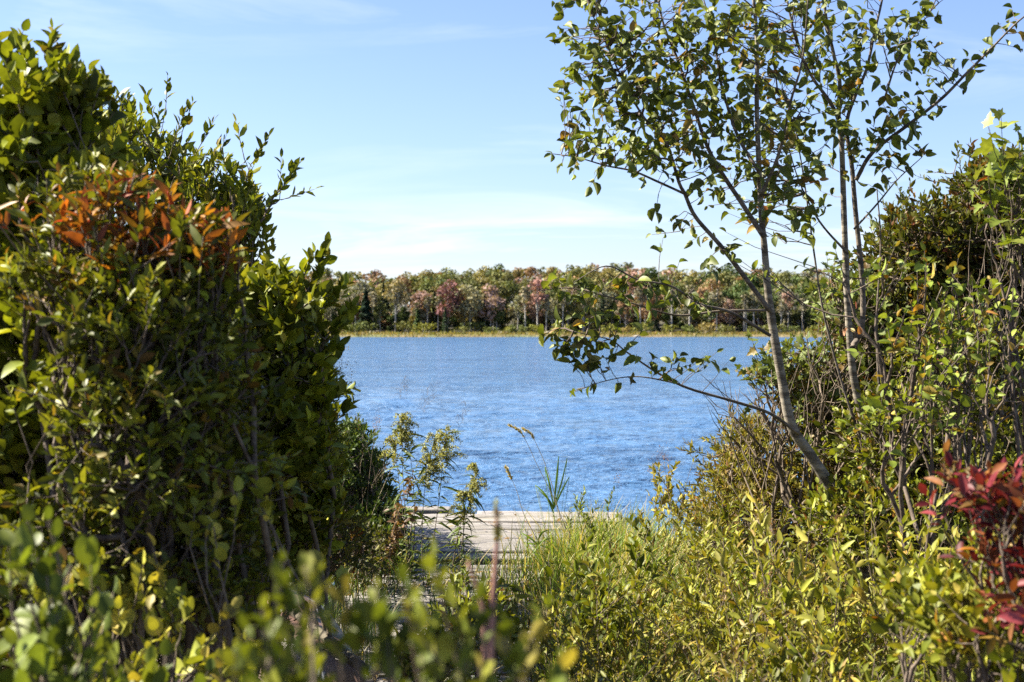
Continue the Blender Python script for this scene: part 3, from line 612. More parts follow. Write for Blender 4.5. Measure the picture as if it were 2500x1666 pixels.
bush('alder_shrub', 'rounded shrub with small green leaves behind the red-orange foliage, branches reaching into the sky', [(-1.9, 8.2, 0), (-1.5, 8.3, 0), (-2.3, 8.2, 0), (-4.1, 8.3, 0)],
     [(330, 370, 8.2, 120, 85, .5, 90), (460, 450, 8.2, 120, 80, .5, 120), (550, 500, 8.2, 65, 60, .4, 50), (400, 590, 8.2, 190, 100, .6, 180), (240, 340, 8.4, 120, 110, .5, 80), (450, 770, 8.4, 220, 180, .6, 260), WB(-4.2, 8.3, 2.9, .9, 1.3, 1.1, 300)],  # final mass: unseen foliage added beyond the left edge to cast shade
     [(383, 215, 8.2), (300, 225, 8.2), (345, 255, 8.2), (430, 275, 8.2), (480, 305, 8.2), (520, 320, 8.2), (550, 320, 8.2), (590, 360, 8.2), (675, 400, 8.2), (645, 415, 8.2), (668, 455, 8.2), (605, 545, 8.2), (598, 510, 8.2), (560, 560, 8.2), (580, 390, 8.2), (635, 450, 8.2), (410, 300, 8.2), (620, 480, 8.2), (585, 440, 8.2), (600, 580, 8.2)],
     T_ELL, .075, GR, K=8, ang=48, upz=.4, flat=.35, twig=.26, rt=.0018, inner=120)
seed(103)
bush('azalea_shrub', 'autumn shrub with orange and crimson pointed leaves on the left', [(-1.15, 4.0, 0), (-.95, 4.05, 0)],
     [(370, 530, 3.95, 170, 75, .28, 50), (220, 500, 3.95, 120, 60, .25, 16), (470, 570, 4.0, 60, 45, .2, 24), (300, 440, 4.0, 100, 45, .2, 22), (300, 610, 4.0, 230, 45, .2, 22), (60, 480, 4.0, 120, 50, .2, 10)],
     [(395, 440, 3.9), (190, 490, 3.8), (250, 455, 3.9), (430, 500, 3.9), (530, 570, 3.9), (500, 540, 3.9), (310, 400, 4), (210, 515, 3.8)],
     T_LANCE, .07, RED, K=7, ang=58, upz=.15, flat=.55, twig=.09, rt=.0015, bend=(0, .8))
seed(1031)
bush('inkberry_shrub', 'dense small-leaved dark green shrub under the orange foliage', [(-1.0, 3.95, 0), (-1.25, 4.0, 0), (-.85, 4.3, 0), (-1.5, 4.0, 0)],
     [(330, 740, 3.85, 210, 110, .25, 190), (300, 920, 3.8, 220, 130, .25, 190), (500, 900, 4.0, 110, 150, .25, 90), (150, 650, 3.9, 160, 60, .2, 60), (330, 1080, 3.8, 230, 90, .25, 130), (200, 1250, 3.9, 300, 130, .3, 230), (520, 1170, 4.2, 130, 130, .3, 130), (450, 1350, 4.1, 200, 120, .3, 150), (190, 430, 4.15, 170, 50, .2, 46), (420, 650, 4.0, 130, 50, .2, 40)], [(545, 740, 3.9), (600, 770, 3.9), (520, 700, 3.9)],
     T_ELL, .046, GR + DK, K=7, ang=55, upz=.2, flat=.55, twig=.11, rt=.0013, inner=900, kt=1.0, bark='darktwig')
seed(104)
bush('holly_shrub', 'leafy green shrub with upward branches against the lake, left of the water', [(-.95, 5.8, 0), (-1.3, 5.75, 0), (-.7, 6.0, 0)],
     [(550, 830, 5.8, 185, 165, .5, 300), (670, 710, 5.8, 70, 65, .3, 34), (640, 960, 6, 130, 160, .5, 220), (400, 1050, 5.6, 250, 160, .5, 260), (640, 1160, 6.2, 120, 140, .4, 180), (450, 680, 5.8, 130, 80, .4, 90)],
     [(722, 585, 5.8), (738, 600, 5.8), (640, 640, 5.8), (615, 650, 5.8), (795, 735, 5.8), (765, 775, 5.8), (785, 740, 5.8), (695, 660, 5.8), (725, 640, 5.8), (760, 700, 5.8), (740, 830, 5.8), (755, 680, 5.8)],
     T_OVAL, .064, GR, K=8, ang=46, upz=.4, flat=.4, twig=.17, rt=.0016, inner=1200, kt=1.3)
seed(105)
def heads5(o): plume(o, [Q(778, 815, 9.3), Q(770, 850, 9.3), Q(790, 845, 9.3), Q(803, 880, 9.3), Q(562, 612, 9.3), Q(575, 600, 9.3), Q(552, 600, 9.3)], [((.28, .2, .12), 1), ((.2, .13, .08), 1)], n=60, size=.011, shape=(.07, .07, .14))
bush('meadowsweet_shrub', 'small-leaved shrub with brown seed plumes at the left bank of the lake', [(-1.35, 9.5, -.05), (-1.15, 9.6, -.05), (-1.6, 9.5, 0)],
     [(690, 860, 9.5, 70, 140, .5, 400), (725, 1060, 9.5, 65, 140, .5, 380), (610, 700, 9.5, 60, 60, .4, 150), (600, 950, 9.5, 100, 200, .5, 300)],
     [(775, 860, 9.4), (790, 890, 9.4), (765, 840, 9.4), (560, 640, 9.3), (780, 905, 9.4), (772, 930, 9.4), (750, 800, 9.4)],
     T_LANCE, .042, GR, K=10, ang=45, upz=.5, flat=.35, twig=.14, rt=.0013, extra=heads5, inner=900, kt=1.3)
seed(106)
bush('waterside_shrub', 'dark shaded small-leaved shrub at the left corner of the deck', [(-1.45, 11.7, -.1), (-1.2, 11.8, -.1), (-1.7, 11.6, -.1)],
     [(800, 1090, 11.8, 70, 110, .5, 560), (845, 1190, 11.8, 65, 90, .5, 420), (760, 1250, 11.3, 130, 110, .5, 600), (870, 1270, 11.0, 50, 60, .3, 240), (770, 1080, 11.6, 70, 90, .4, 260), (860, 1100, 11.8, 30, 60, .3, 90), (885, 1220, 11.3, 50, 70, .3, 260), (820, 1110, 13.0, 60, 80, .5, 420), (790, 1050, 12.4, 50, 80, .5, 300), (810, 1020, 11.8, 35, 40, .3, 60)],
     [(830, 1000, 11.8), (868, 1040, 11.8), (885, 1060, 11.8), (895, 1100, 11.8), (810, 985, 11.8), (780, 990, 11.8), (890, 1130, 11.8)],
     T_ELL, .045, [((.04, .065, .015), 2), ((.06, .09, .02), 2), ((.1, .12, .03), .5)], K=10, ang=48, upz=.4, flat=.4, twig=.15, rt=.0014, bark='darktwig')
seed(107)
bush('sprawling_shrub', 'nearest bright green sprigs with rounded leaves in the bottom left corner', [(-.75, 2.3, 0), (-.55, 2.2, 0)],
     [(100, 1440, 2.35, 150, 80, .2, 9), (60, 1560, 2.3, 180, 60, .2, 12), (380, 1570, 2.6, 160, 50, .2, 8)],
     [(60, 1200, 2.4), (110, 1195, 2.4), (20, 1270, 2.3), (165, 1300, 2.35), (210, 1330, 2.35), (110, 1370, 2.3), (250, 1410, 2.5), (60, 1330, 2.3)],
     T_ROUND, .045, [((.12, .15, .02), 4), ((.17, .19, .03), 3), ((.06, .08, .012), 3)], K=6, ang=50, upz=.45, flat=.4, twig=.15, rt=.0018)
seed(108)
bush('viburnum_sprigs', 'sunlit yellow-green sprigs in front of the deep shade at lower left', [(-.75, 3.6, 0), (-.55, 3.7, 0), (-.95, 3.7, 0)],
     [(330, 1420, 3.5, 130, 90, .2, 10), (560, 1500, 3.4, 120, 50, .2, 9), (150, 1350, 3.6, 160, 100, .3, 10), (300, 1560, 3.3, 220, 40, .3, 14)],
     [(380, 1335, 3.5), (330, 1300, 3.5), (420, 1370, 3.5), (545, 1130, 3.7), (580, 1115, 3.7), (500, 1150, 3.7), (450, 1165, 3.7), (590, 1150, 3.7), (490, 1210, 3.6), (350, 1255, 3.5), (540, 1400, 3.5), (735, 1300, 3.9), (790, 1320, 3.9), (720, 1340, 3.9), (240, 1420, 3.4), (420, 1430, 3.4)],
     T_ROUND, .045, YG, K=7, ang=52, upz=.35, flat=.5, twig=.12, rt=.0016, bark='twig')
seed(109)
bush('foreground_sprigs', 'strongly blurred yellow-green sprigs crossing the bottom centre', [(-.35, 1.45, 0), (-.15, 1.45, 0), (.02, 1.5, 0)],
     [(620, 1530, 1.5, 130, 40, .12, 7), (1050, 1550, 1.5, 220, 40, .12, 10), (620, 1570, 1.45, 170, 40, .1, 9)],
     [(655, 1290, 1.5), (690, 1380, 1.5), (600, 1400, 1.5), (820, 1400, 1.5), (865, 1350, 1.5), (930, 1340, 1.5), (880, 1400, 1.5), (930, 1400, 1.45), (990, 1280, 1.55), (740, 1330, 1.5), (640, 1340, 1.5), (700, 1300, 1.5), (790, 1370, 1.5), (960, 1430, 1.5), (900, 1480, 1.5), (1180, 1500, 1.5), (1050, 1470, 1.5), (840, 1470, 1.5), (1040, 1400, 1.5), (1090, 1380, 1.5), (1150, 1440, 1.5), (1260, 1400, 1.55), (1240, 1490, 1.55), (1290, 1520, 1.5), (560, 1450, 1.5), (760, 1440, 1.5), (1000, 1450, 1.5)],
     T_OVAL, .03, [((.12, .14, .016), 4), ((.22, .22, .035), 3), ((.05, .07, .01), 4), ((.32, .22, .06), .25)], K=6, ang=52, upz=.5, flat=.4, twig=.06, rt=.001)
seed(110)   # low dark undergrowth in the shade below the left shrubs
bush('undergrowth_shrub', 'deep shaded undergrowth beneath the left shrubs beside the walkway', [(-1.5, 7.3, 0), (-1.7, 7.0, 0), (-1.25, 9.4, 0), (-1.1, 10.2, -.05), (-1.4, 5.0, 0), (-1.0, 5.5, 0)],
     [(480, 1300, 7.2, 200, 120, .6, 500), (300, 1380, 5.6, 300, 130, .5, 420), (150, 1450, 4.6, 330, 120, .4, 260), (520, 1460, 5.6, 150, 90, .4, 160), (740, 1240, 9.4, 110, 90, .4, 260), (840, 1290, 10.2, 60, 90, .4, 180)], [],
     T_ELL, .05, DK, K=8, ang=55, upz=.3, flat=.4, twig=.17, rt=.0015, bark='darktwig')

seed(111)
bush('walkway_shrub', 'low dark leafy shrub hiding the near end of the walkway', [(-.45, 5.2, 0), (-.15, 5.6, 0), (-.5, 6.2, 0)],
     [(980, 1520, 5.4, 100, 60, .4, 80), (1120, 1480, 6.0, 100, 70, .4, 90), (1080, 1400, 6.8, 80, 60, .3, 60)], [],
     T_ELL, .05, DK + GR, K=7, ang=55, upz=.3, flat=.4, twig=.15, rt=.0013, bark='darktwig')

# ------------------------------------------------------------------ RIGHT TREES
def tree(name, label, limbs, bl, tips, T, size, pal, K=3, bark='bark', twig=.16, rt=.0013, upz=-.25, flat=.5, ang=70, spread=.45, KT=.74):
    """limbs: list of (list of (x,y,D) photo px, r0, r1)"""
    first = np.array([P(*q) for q in limbs[0][0]]); o = empty(name, (first[0][0], first[0][1], 0), label, 'tree')
    anc = []; aw = []
    for k, (pts, r0, r1) in enumerate(limbs):
        pp = smoothpath(np.array([P(*q) for q in pts]), 6); rr = np.linspace(r0, r1, len(pp)) * (1 + rng.normal(0, .02, len(pp)))
        mb = MB(); mb.tube(pp, rr, 12 if r0 > .02 else 8); mb.build('trunk' if k == 0 else 'limb', MAT[bark] if k == 0 else MAT['limbbark'], o)
        sel = np.linspace(int(len(pp) * (.35 if k == 0 else .2)), len(pp) - 1, max(4, len(pp) // 2)).astype(int)
        anc.append(pp[sel]); aw.append(rr[sel])
    anc = np.concatenate(anc); pts = blobs(bl, P, KT, .42)
    if tips: pts = np.vstack([pts, np.array([P(*q) for q in tips])])
    d = pts[:, None] - anc[None]; dist = np.linalg.norm(d, axis=2); pen = np.clip(-d[:, :, 2] + .4 * np.linalg.norm(d[:, :, :2], axis=2), 0, 9) * spread
    asg = np.argmin(dist + pen, axis=1); segs = []; A = []; E = []
    for i in np.unique(asg):
        s_, a, e = grow(anc[i], pts[asg == i], rt=rt, twig=twig, wob=.06); segs += s_; A.append(a); E.append(e)
    A = np.concatenate(A); E = np.concatenate(E); segmesh(segs, 'twigs', MAT['darktwig'], o)
    mb = MB(); leaves_on(mb, A, E, K, T, size, pal, ang, upz, flat, True, curl=(.6, 3.2), bend=(.1, 1.0), jit=.3); mb.build('leaves', MAT['dryleaf'], o); return o
seed(201)
D = 7.2
def L_(pts, D0=D, D1=None): 
    D1 = D1 or D0; n = len(pts); return [(x, y, D0 + (D1 - D0) * i / (n - 1)) for i, (x, y) in enumerate(pts)]
trunkA = L_([(2180, 1640), (2110, 1420), (2060, 1270), (2034, 1200), (1978, 1110), (1932, 1038), (1907, 916), (1886, 794), (1874, 702), (1866, 600), (1858, 510), (1848, 280), (1848, 102), (1835, -60), (1825, -260)], 7.5, 7.1)
limbsA = [(trunkA, .038, .005),
    (L_([(1880, 760), (1810, 666), (1759, 600), (1698, 530), (1672, 474), (1657, 444), (1626, 347), (1575, 291), (1529, 214), (1489, 127), (1448, 40)], 7.2, 7.0), .014, .003),
    (L_([(1672, 474), (1606, 444), (1545, 418), (1480, 405), (1410, 385), (1350, 376)], 7.1, 6.9), .007, .002),
    (L_([(1866, 580), (1810, 495), (1738, 382), (1698, 275), (1657, 153), (1616, 46), (1600, -80)], 7.15, 7.3), .014, .004),
    (L_([(1881, 820), (1784, 763), (1708, 743), (1640, 700), (1555, 682), (1480, 650), (1400, 690)], 7.2, 6.8), .009, .002),
    (L_([(1871, 758), (1760, 760), (1650, 770), (1540, 740), (1400, 705), (1320, 710)], 7.2, 6.9), .007, .002),
    (L_([(1950, 1060), (1880, 1010), (1790, 980), (1677, 947), (1606, 911), (1530, 860), (1489, 830), (1400, 810)], 7.3, 6.8), .0095, .002),
    (L_([(1660, 938), (1560, 920), (1480, 930), (1402, 957)], 7.0, 6.8), .004, .0015),
    (L_([(1853, 420), (1800, 330), (1760, 200), (1740, 80), (1700, -60)], 7.1, 7.5), .01, .003),
    (L_([(1856, 480), (1900, 380), (1930, 250), (1960, 140), (1975, -30)], 7.1, 6.8), .01, .003)]
blA = [(1480, 60, 7, 130, 110, .45, 80), (1470, 220, 7, 120, 100, .45, 76), (1620, 90, 7.1, 150, 130, .55, 100), (1470, 365, 6.95, 130, 60, .35, 48), (1590, 310, 7.1, 130, 120, .45, 70), (1680, 220, 7.1, 140, 140, .5, 84),
       (1700, 380, 7.1, 110, 90, .4, 40), (1780, 100, 7.1, 130, 130, .5, 80), (1600, -120, 7.1, 350, 110, .7, 120), (1560, 420, 7, 50, 40, .2, 8), (1480, 700, 6.95, 140, 35, .2, 14), (1420, 790, 6.9, 80, 50, .2, 8), (1450, 850, 6.9, 80, 40, .15, 8), (1640, 730, 7, 100, 30, .2, 6), (1720, 600, 7.1, 120, 80, .3, 16), (1810, 300, 7.2, 130, 140, .45, 64), (1900, 430, 7.2, 110, 110, .4, 40)]
tipsA = [(1346, 376, 6.9), (1440, 455, 7), (1600, 520, 7), (1640, 540, 7), (1400, 425, 6.95), (1660, 545, 7), (1380, 205, 7), (1400, 160, 7), (1370, 215, 7)] + \
        [(x, y, 6.9) for x, y in ((1380, 720), (1400, 695), (1430, 700), (1490, 690), (1530, 680), (1560, 690), (1600, 720), (1640, 735), (1680, 730), (1590, 760), (1520, 770), (1470, 770), (1450, 750), (1400, 770), (1370, 780), (1700, 760), (1350, 820), (1390, 840), (1420, 870), (1440, 860), (1400, 860), (1450, 890), (1480, 880), (1420, 830), (1380, 850), (1500, 820), (1470, 840), (1530, 850), (1590, 890), (1620, 900), (1640, 930), (1660, 900), (1540, 925), (1510, 940), (1440, 945), (1402, 955), (1600, 870), (1580, 800), (1660, 870), (1750, 860), (1740, 880), (1780, 880), (1690, 890), (1320, 822), (1395, 735), (1420, 725), (1450, 715), (1510, 705), (1580, 705), (1625, 742), (1660, 748), (1540, 755), (1495, 760), (1425, 790), (1365, 800), (1405, 815), (1385, 870), (1415, 885), (1435, 875), (1455, 865), (1500, 850), (1555, 870), (1350, 700), (1330, 705), (1430, 845), (1465, 895), (1720, 870), (1640, 880), (1700, 745), (1740, 770), (1360, 845))]
tree('young_tree', 'slender tree with leaning pale mottled trunk and wide leafy branches over the lake', limbsA, blA, tipsA, T_OVAL, .065, TREE)
seed(202)
trunkB = L_([(2250, 1650), (2190, 1400), (2150, 1220), (2111, 1044), (2085, 926), (2075, 830), (2067, 702), (2060, 510), (2055, 357), (2047, 286), (2050, 200), (2034, 127), (2014, 20), (2000, -200)], 7.9, 7.5)
limbsB = [(trunkB, .028, .006),
    (L_([(2130, 1150), (2060, 950), (2010, 760), (1985, 600), (1960, 420), (1930, 250)], 7.7, 7.6), .008, .003),
    (L_([(2160, 1240), (2150, 1000), (2140, 800), (2150, 600), (2140, 450)], 7.8, 7.7), .009, .003),
    (L_([(2150, 1220), (2200, 1000), (2240, 850), (2300, 700)], 7.8, 7.7), .008, .003),
    (L_([(2080, 850), (2103, 804), (2106, 702), (2088, 510), (2080, 408), (2067, 306), (2090, 229), (2116, 168), (2136, 76), (2157, -20), (2170, -150)], 7.6, 7.4), .017, .004),
    (L_([(2050, 290), (2020, 240), (1983, 189), (1948, 112), (1920, -10), (1900, -150)], 7.5, 7.6), .011, .004),
    (L_([(2090, 440), (2131, 372), (2223, 301), (2300, 240), (2361, 178), (2422, 117), (2488, 51), (2560, 0)], 7.5, 7.1), .012, .003),
    (L_([(2160, 240), (2190, 150), (2230, 90), (2270, 30)], 7.4, 7.4), .006, .002),
    (L_([(2070, 620), (2000, 540), (1950, 440), (1920, 340)], 7.6, 7.4), .007, .002),
    (L_([(2085, 560), (2140, 500), (2190, 440), (2250, 385)], 7.5, 7.3), .006, .002)]
blB = [(1900, 80, 7.5, 150, 140, .55, 90), (1900, 300, 7.5, 130, 140, .5, 84), (2180, 90, 7.4, 90, 90, .4, 26), (2170, 330, 7.4, 80, 100, .35, 26), (2040, 100, 7.5, 100, 130, .5, 56), (2050, 330, 7.5, 110, 110, .45, 56), (1900, 520, 7.5, 110, 80, .4, 40), (2050, -90, 7.5, 250, 80, .6, 64), (2200, 130, 7.3, 80, 70, .3, 12),
       (2080, 190, 7.4, 60, 100, .3, 24), (1800, 470, 7.5, 80, 100, .3, 24)]
tipsB = [(x, y, 7.3) for x, y in ((2180, 50), (2210, 40), (2260, 30), (2290, 40), (2250, 60), (2190, 110), (2240, 300), (2200, 340), (2280, 230), (2270, 280), (2310, 200), (2330, 190), (2350, 220), (2380, 170), (2400, 130), (2360, 140), (2420, 110), (2440, 60), (2460, 50), (2490, 80), (2470, 20), (2490, 120), (2260, 180), (2290, 150), (2330, 150), (2280, 190), (2180, 310), (2220, 240), (2160, 380), (2200, 400), (2260, 375), (2240, 370), (2170, 440), (2120, 450), (2130, 540), (2210, 270), (2300, 260), (2190, 230), (2240, 210), (2160, 270), (2140, 340))]
tree('two_stemmed_tree', 'two-stemmed slender tree right of the leaning one, one branch slanting to the upper right corner', limbsB, blB, tipsB, T_OVAL, .066, TREE)

# ------------------------------------------------------------------ RIGHT SHRUBS
seed(203)
bush('dogwood_shrub', 'tall dark shrub with reddish tinged leaves behind the two-stemmed tree', [(2.7, 9.3, 0), (3.2, 9.3, 0), (2.3, 9.4, 0), (3.6, 9.2, 0)],
     [(2150, 660, 9.3, 150, 150, .6, 420), (2290, 540, 9.3, 110, 130, .5, 280), (2380, 800, 9.3, 150, 200, .6, 380), (2060, 860, 9.4, 140, 130, .5, 240), (2250, 960, 9.2, 160, 130, .6, 300), (1980, 720, 9.4, 80, 100, .4, 110), (2480, 500, 9.3, 150, 200, .6, 240), (2200, 850, 8.9, 200, 170, .5, 330), (1960, 960, 9.3, 150, 120, .5, 330), (2080, 720, 9.1, 130, 150, .5, 260), (2180, 1040, 9.0, 150, 100, .4, 260), (2350, 620, 8.8, 130, 160, .4, 220), (2300, 470, 9, 110, 110, .4, 260), (2130, 560, 9, 110, 110, .4, 200)],
     [(2090, 430, 9.3), (2070, 450, 9.3), (2130, 415, 9.3), (2170, 400, 9.3), (2200, 350, 9.3), (2230, 345, 9.3), (2040, 490, 9.3), (2020, 540, 9.3), (2150, 440, 9.3), (2250, 400, 9.3), (2190, 420, 9.3)],
     T_ELL, .058, DK, K=7, ang=50, upz=.35, flat=.35, twig=.17, rt=.0022, bark='twig', kt=2.0, inner=1500)
seed(204)
bush('maple_sapling', 'maple sapling with large lobed yellow-green leaves and one red leaf at the right edge', [(2.35, 6.2, 0)],
     [(2330, 400, 6.2, 75, 75, .3, 34), (2360, 500, 6.2, 60, 60, .3, 20), (2420, 400, 6.2, 80, 120, .3, 24)], [(2270, 290, 6.2), (2300, 270, 6.2), (2340, 300, 6.2), (2230, 410, 6.2), (2250, 440, 6.2), (2310, 510, 6.1)],
     T_MAPLE, .085, [((.16, .2, .03), 4), ((.12, .15, .03), 4), ((.2, .2, .05), 2), ((.4, .02, .035), .35)], K=3, ang=70, upz=-.35, flat=.7, twig=.12, rt=.0013, cat='sapling', mat='dryleaf', bark='darktwig')
seed(205)
bush('lobed_maple_shrub', 'small maple with lobed leaves behind the leaning trunk above the lake', [(2.0, 8.9, 0), (1.9, 9.1, 0)],
     [(1950, 690, 8.8, 80, 90, .4, 90), (1830, 860, 8.9, 90, 80, .4, 100), (1930, 930, 8.9, 130, 120, .4, 140), (1760, 840, 8.8, 45, 60, .3, 26), (1980, 820, 8.9, 110, 120, .4, 110)], [(1730, 790, 8.8), (1720, 870, 8.8), (1740, 920, 8.8)],
     T_MAPLE, .062, [((.13, .16, .03), 3), ((.07, .09, .02), 4), ((.15, .05, .02), .7), ((.2, .2, .05), 1)], K=4, ang=65, upz=-.1, flat=.5, twig=.15, rt=.0018, mat='dryleaf')
seed(206)
bush('berry_branch_shrub', 'open shrub with big bright yellow-green leaves and a few orange ones at right', [(2.1, 6.0, 0), (1.7, 6.2, 0)],
     [(2150, 800, 6.2, 130, 60, .25, 22), (2200, 900, 6.1, 130, 70, .25, 30), (2080, 780, 6.3, 120, 60, .25, 14), (2080, 620, 6.3, 150, 40, .25, 16), (2250, 700, 6.2, 100, 80, .3, 18), (2130, 980, 6.2, 170, 50, .3, 26), (2270, 830, 6.1, 100, 120, .3, 24)],
     [(1700, 610, 6.6), (1750, 620, 6.6), (1850, 620, 6.6), (1930, 610, 6.5), (1990, 640, 6.5), (1950, 760, 6.4), (1980, 930, 6.3)],
     T_OVAL, .057, [((.15, .19, .03), 5), ((.19, .22, .05), 3), ((.4, .2, .05), .7), ((.3, .12, .05), .4)], K=4, ang=62, upz=-.12, flat=.6, twig=.16, rt=.0018, curl=(.4, 2.2), mat='leaf', bark='darktwig')
seed(207)
bush('crimson_shrub', 'crimson-leaved autumn shrub at the right edge', [(1.3, 3.6, 0), (1.5, 3.6, 0)],
     [(2330, 1170, 3.4, 110, 80, .2, 34), (2370, 1290, 3.4, 100, 90, .2, 34), (2250, 1120, 3.45, 80, 45, .15, 16), (2340, 1400, 3.3, 80, 60, .15, 14)],
     [(2170, 1080, 3.5), (2200, 1110, 3.5), (2190, 1095, 3.5), (2140, 1170, 3.5), (2230, 1180, 3.5), (2260, 1390, 3.3), (2280, 1300, 3.4), (2250, 1230, 3.4), (2180, 1140, 3.5)],
     T_ELL, .054, MAG, K=7, ang=62, upz=.1, flat=.75, twig=.14, rt=.0012, bark='darktwig')
seed(208)
bush('bog_shrub', 'olive and russet small-leaved shrub at the foot of the leaning trunk beside the water', [(1.45, 9.4, -.05), (1.75, 9.3, -.05), (1.95, 9.1, 0), (1.3, 9.2, -.05)],
     [(1740, 1090, 9.4, 110, 90, .5, 420), (1700, 1180, 9.2, 120, 90, .5, 400), (1850, 1160, 9.1, 130, 110, .5, 420), (1960, 1060, 9.1, 110, 120, .5, 300), (1720, 1000, 9.4, 60, 50, .4, 90)],
     [(1590, 1030, 9.4), (1600, 1060, 9.4), (1630, 1100, 9.4), (1580, 1040, 9.4), (1660, 980, 9.4), (1640, 1010, 9.4), (1610, 1120, 9.3), (1680, 950, 9.4)],
     T_LANCE, .045, OLV, K=9, ang=46, upz=.35, flat=.4, twig=.14, rt=.0013, inner=700, kt=1.3)
seed(209)
bush('thicket_shrub', 'twiggy green thicket between the tree stems and the crimson shrub', [(2.2, 7.6, 0), (2.7, 7.7, 0), (3.0, 7.9, 0), (1.9, 7.3, 0)],
     [(2100, 1080, 7.7, 140, 110, .5, 280), (2250, 1100, 7.8, 140, 110, .5, 260), (2050, 1190, 7.3, 150, 80, .4, 240), (2330, 960, 8, 100, 150, .5, 200), (2230, 1230, 7.2, 160, 80, .4, 240), (1950, 1200, 7.4, 120, 80, .4, 160), (2210, 840, 7.9, 150, 140, .4, 230), (2040, 1000, 7.8, 120, 110, .4, 200), (2320, 1080, 7.4, 100, 120, .4, 160)], [],
     T_OVAL, .045, [((.22, .23, .03), 2), ((.35, .1, .03), .3)] + GR + DK, K=6, ang=52, upz=.25, flat=.45, twig=.15, rt=.0016, bare=.05, kt=1.5, inner=400)

seed(211)
bush('low_green_shrub', 'green and yellow leafy shrub under the crimson leaves in the bottom right corner', [(1.1, 3.6, 0), (1.35, 3.7, 0)],
     [(2260, 1450, 3.6, 150, 100, .3, 110), (2350, 1350, 3.8, 100, 120, .3, 80), (2150, 1380, 4.0, 110, 80, .3, 60)], [],
     T_OVAL, .045, YG + GR + [((.3, .07, .03), .6)], K=7, ang=55, upz=.25, flat=.5, twig=.13, rt=.0013, bark='darktwig')

# bare grey twigs behind the trunks
seed(210)
for (lab, bs, bl) in (('leafless grey twiggy brush behind the leaning trunk', [(1.75, 8.3, 0), (2.0, 8.2, 0)], [(1800, 950, 8.2, 150, 120, .4, 60), (1900, 830, 8.2, 130, 150, .4, 40), (1700, 900, 8.1, 120, 60, .3, 20)]),
                      ('leafless grey twiggy brush at the far right', [(2.6, 8.2, 0), (2.9, 8.0, 0)], [(2200, 850, 8.1, 170, 180, .4, 110), (2300, 700, 8.1, 130, 150, .4, 60)])):
    o = empty('bare_brush', bs[0], lab, 'brush'); pts = blobs(bl); segs = []
    for i, b in enumerate(bs): segs += grow(b, pts[i::len(bs)], rt=.0016, twig=.3, wob=.08)[0]
    segmesh(segs, 'stems', MAT['twig'], o)

# ------------------------------------------------------------------ MEADOW SHRUBS, right foreground
def spirea(seed_, h, w_, ns, pal, T=T_LANCE, size=.05, heads=True):
    seed(seed_); o = empty('spirea_shrub', (0, 0, 0), 'x', 'shrub'); st = []
    for i in range(ns):
        b = np.array([rng.normal(0, w_ * .22), rng.normal(0, w_ * .22), 0]); e = b + np.array([rng.normal(0, w_ * .45), rng.normal(0, w_ * .45), h * rng.uniform(.6, 1.05)]); st.append((b, e, rng.uniform(.2, 1)))
        for k in range(rng.integers(2, 5)):
            t = rng.uniform(.35, .85); m_ = b * (1 - t) + e * t; m_[:2] = b[:2] + (e - b)[:2] * t ** 1.4
            st.append((m_, m_ + np.array([rng.normal(0, .1), rng.normal(0, .1), h * rng.uniform(.12, .34)]), .3))
    stem_plant(o, st, T, size, pal, K=4, ang=46, upz=.2, flat=.45, n=6, t0=.15, rs=.0022)
    if heads: plume(o, [s_[1] for s_ in st[::16]], [((.2, .11, .06), 2), ((.3, .2, .1), 1), ((.14, .07, .04), 1)], n=46, size=.008, shape=(.02, .02, .06))
    return o
SP = [spirea(301, .95, .5, 13, YG), spirea(302, .9, .5, 13, AMB), spirea(303, .85, .55, 14, OLV + YG), spirea(304, .8, .45, 12, YG + GR, T_ELL, .05, False), spirea(305, 1.0, .5, 12, YG, T_ELL, .066), spirea(306, .8, .5, 14, AMB + OLV)]
seed(310); SPL = ['yellow-green', 'amber-yellow', 'olive', 'fresh green', 'broad-leaved green', 'russet-olive']
used2 = set()
def put(protos, i, loc, s, label, group, cat=None):
    pr = protos[i]; o = pr if (id(protos), i) not in used2 else copy_tree(pr); used2.add((id(protos), i))
    o.location = loc; o.rotation_euler = (0, 0, rng.uniform(0, 6.28)); o.scale = (s, s, s); o['label'] = label; o['group'] = group
    for ch in o.children:
        if ch.name.startswith('foliage'): ch.color = (*(np.ones(3) * rng.uniform(.5, 1.2) * np.array([.94, .98, .9]) * rng.uniform(.95, 1.05, 3)), 1)
    return o
D = 3.7; row = 0; ROWS = ['nearest', 'second', 'third', 'fourth', 'fifth', 'sixth', 'seventh', 'eighth', 'ninth', 'tenth', 'eleventh', 'twelfth', 'thirteenth', 'fourteenth', 'fifteenth']; ORD = ['leftmost', 'second from the left', 'third from the left', 'fourth from the left', 'fifth from the left', 'sixth from the left', 'seventh from the left', 'eighth from the left', 'ninth from the left', 'tenth from the left', 'eleventh from the left', 'twelfth from the left']
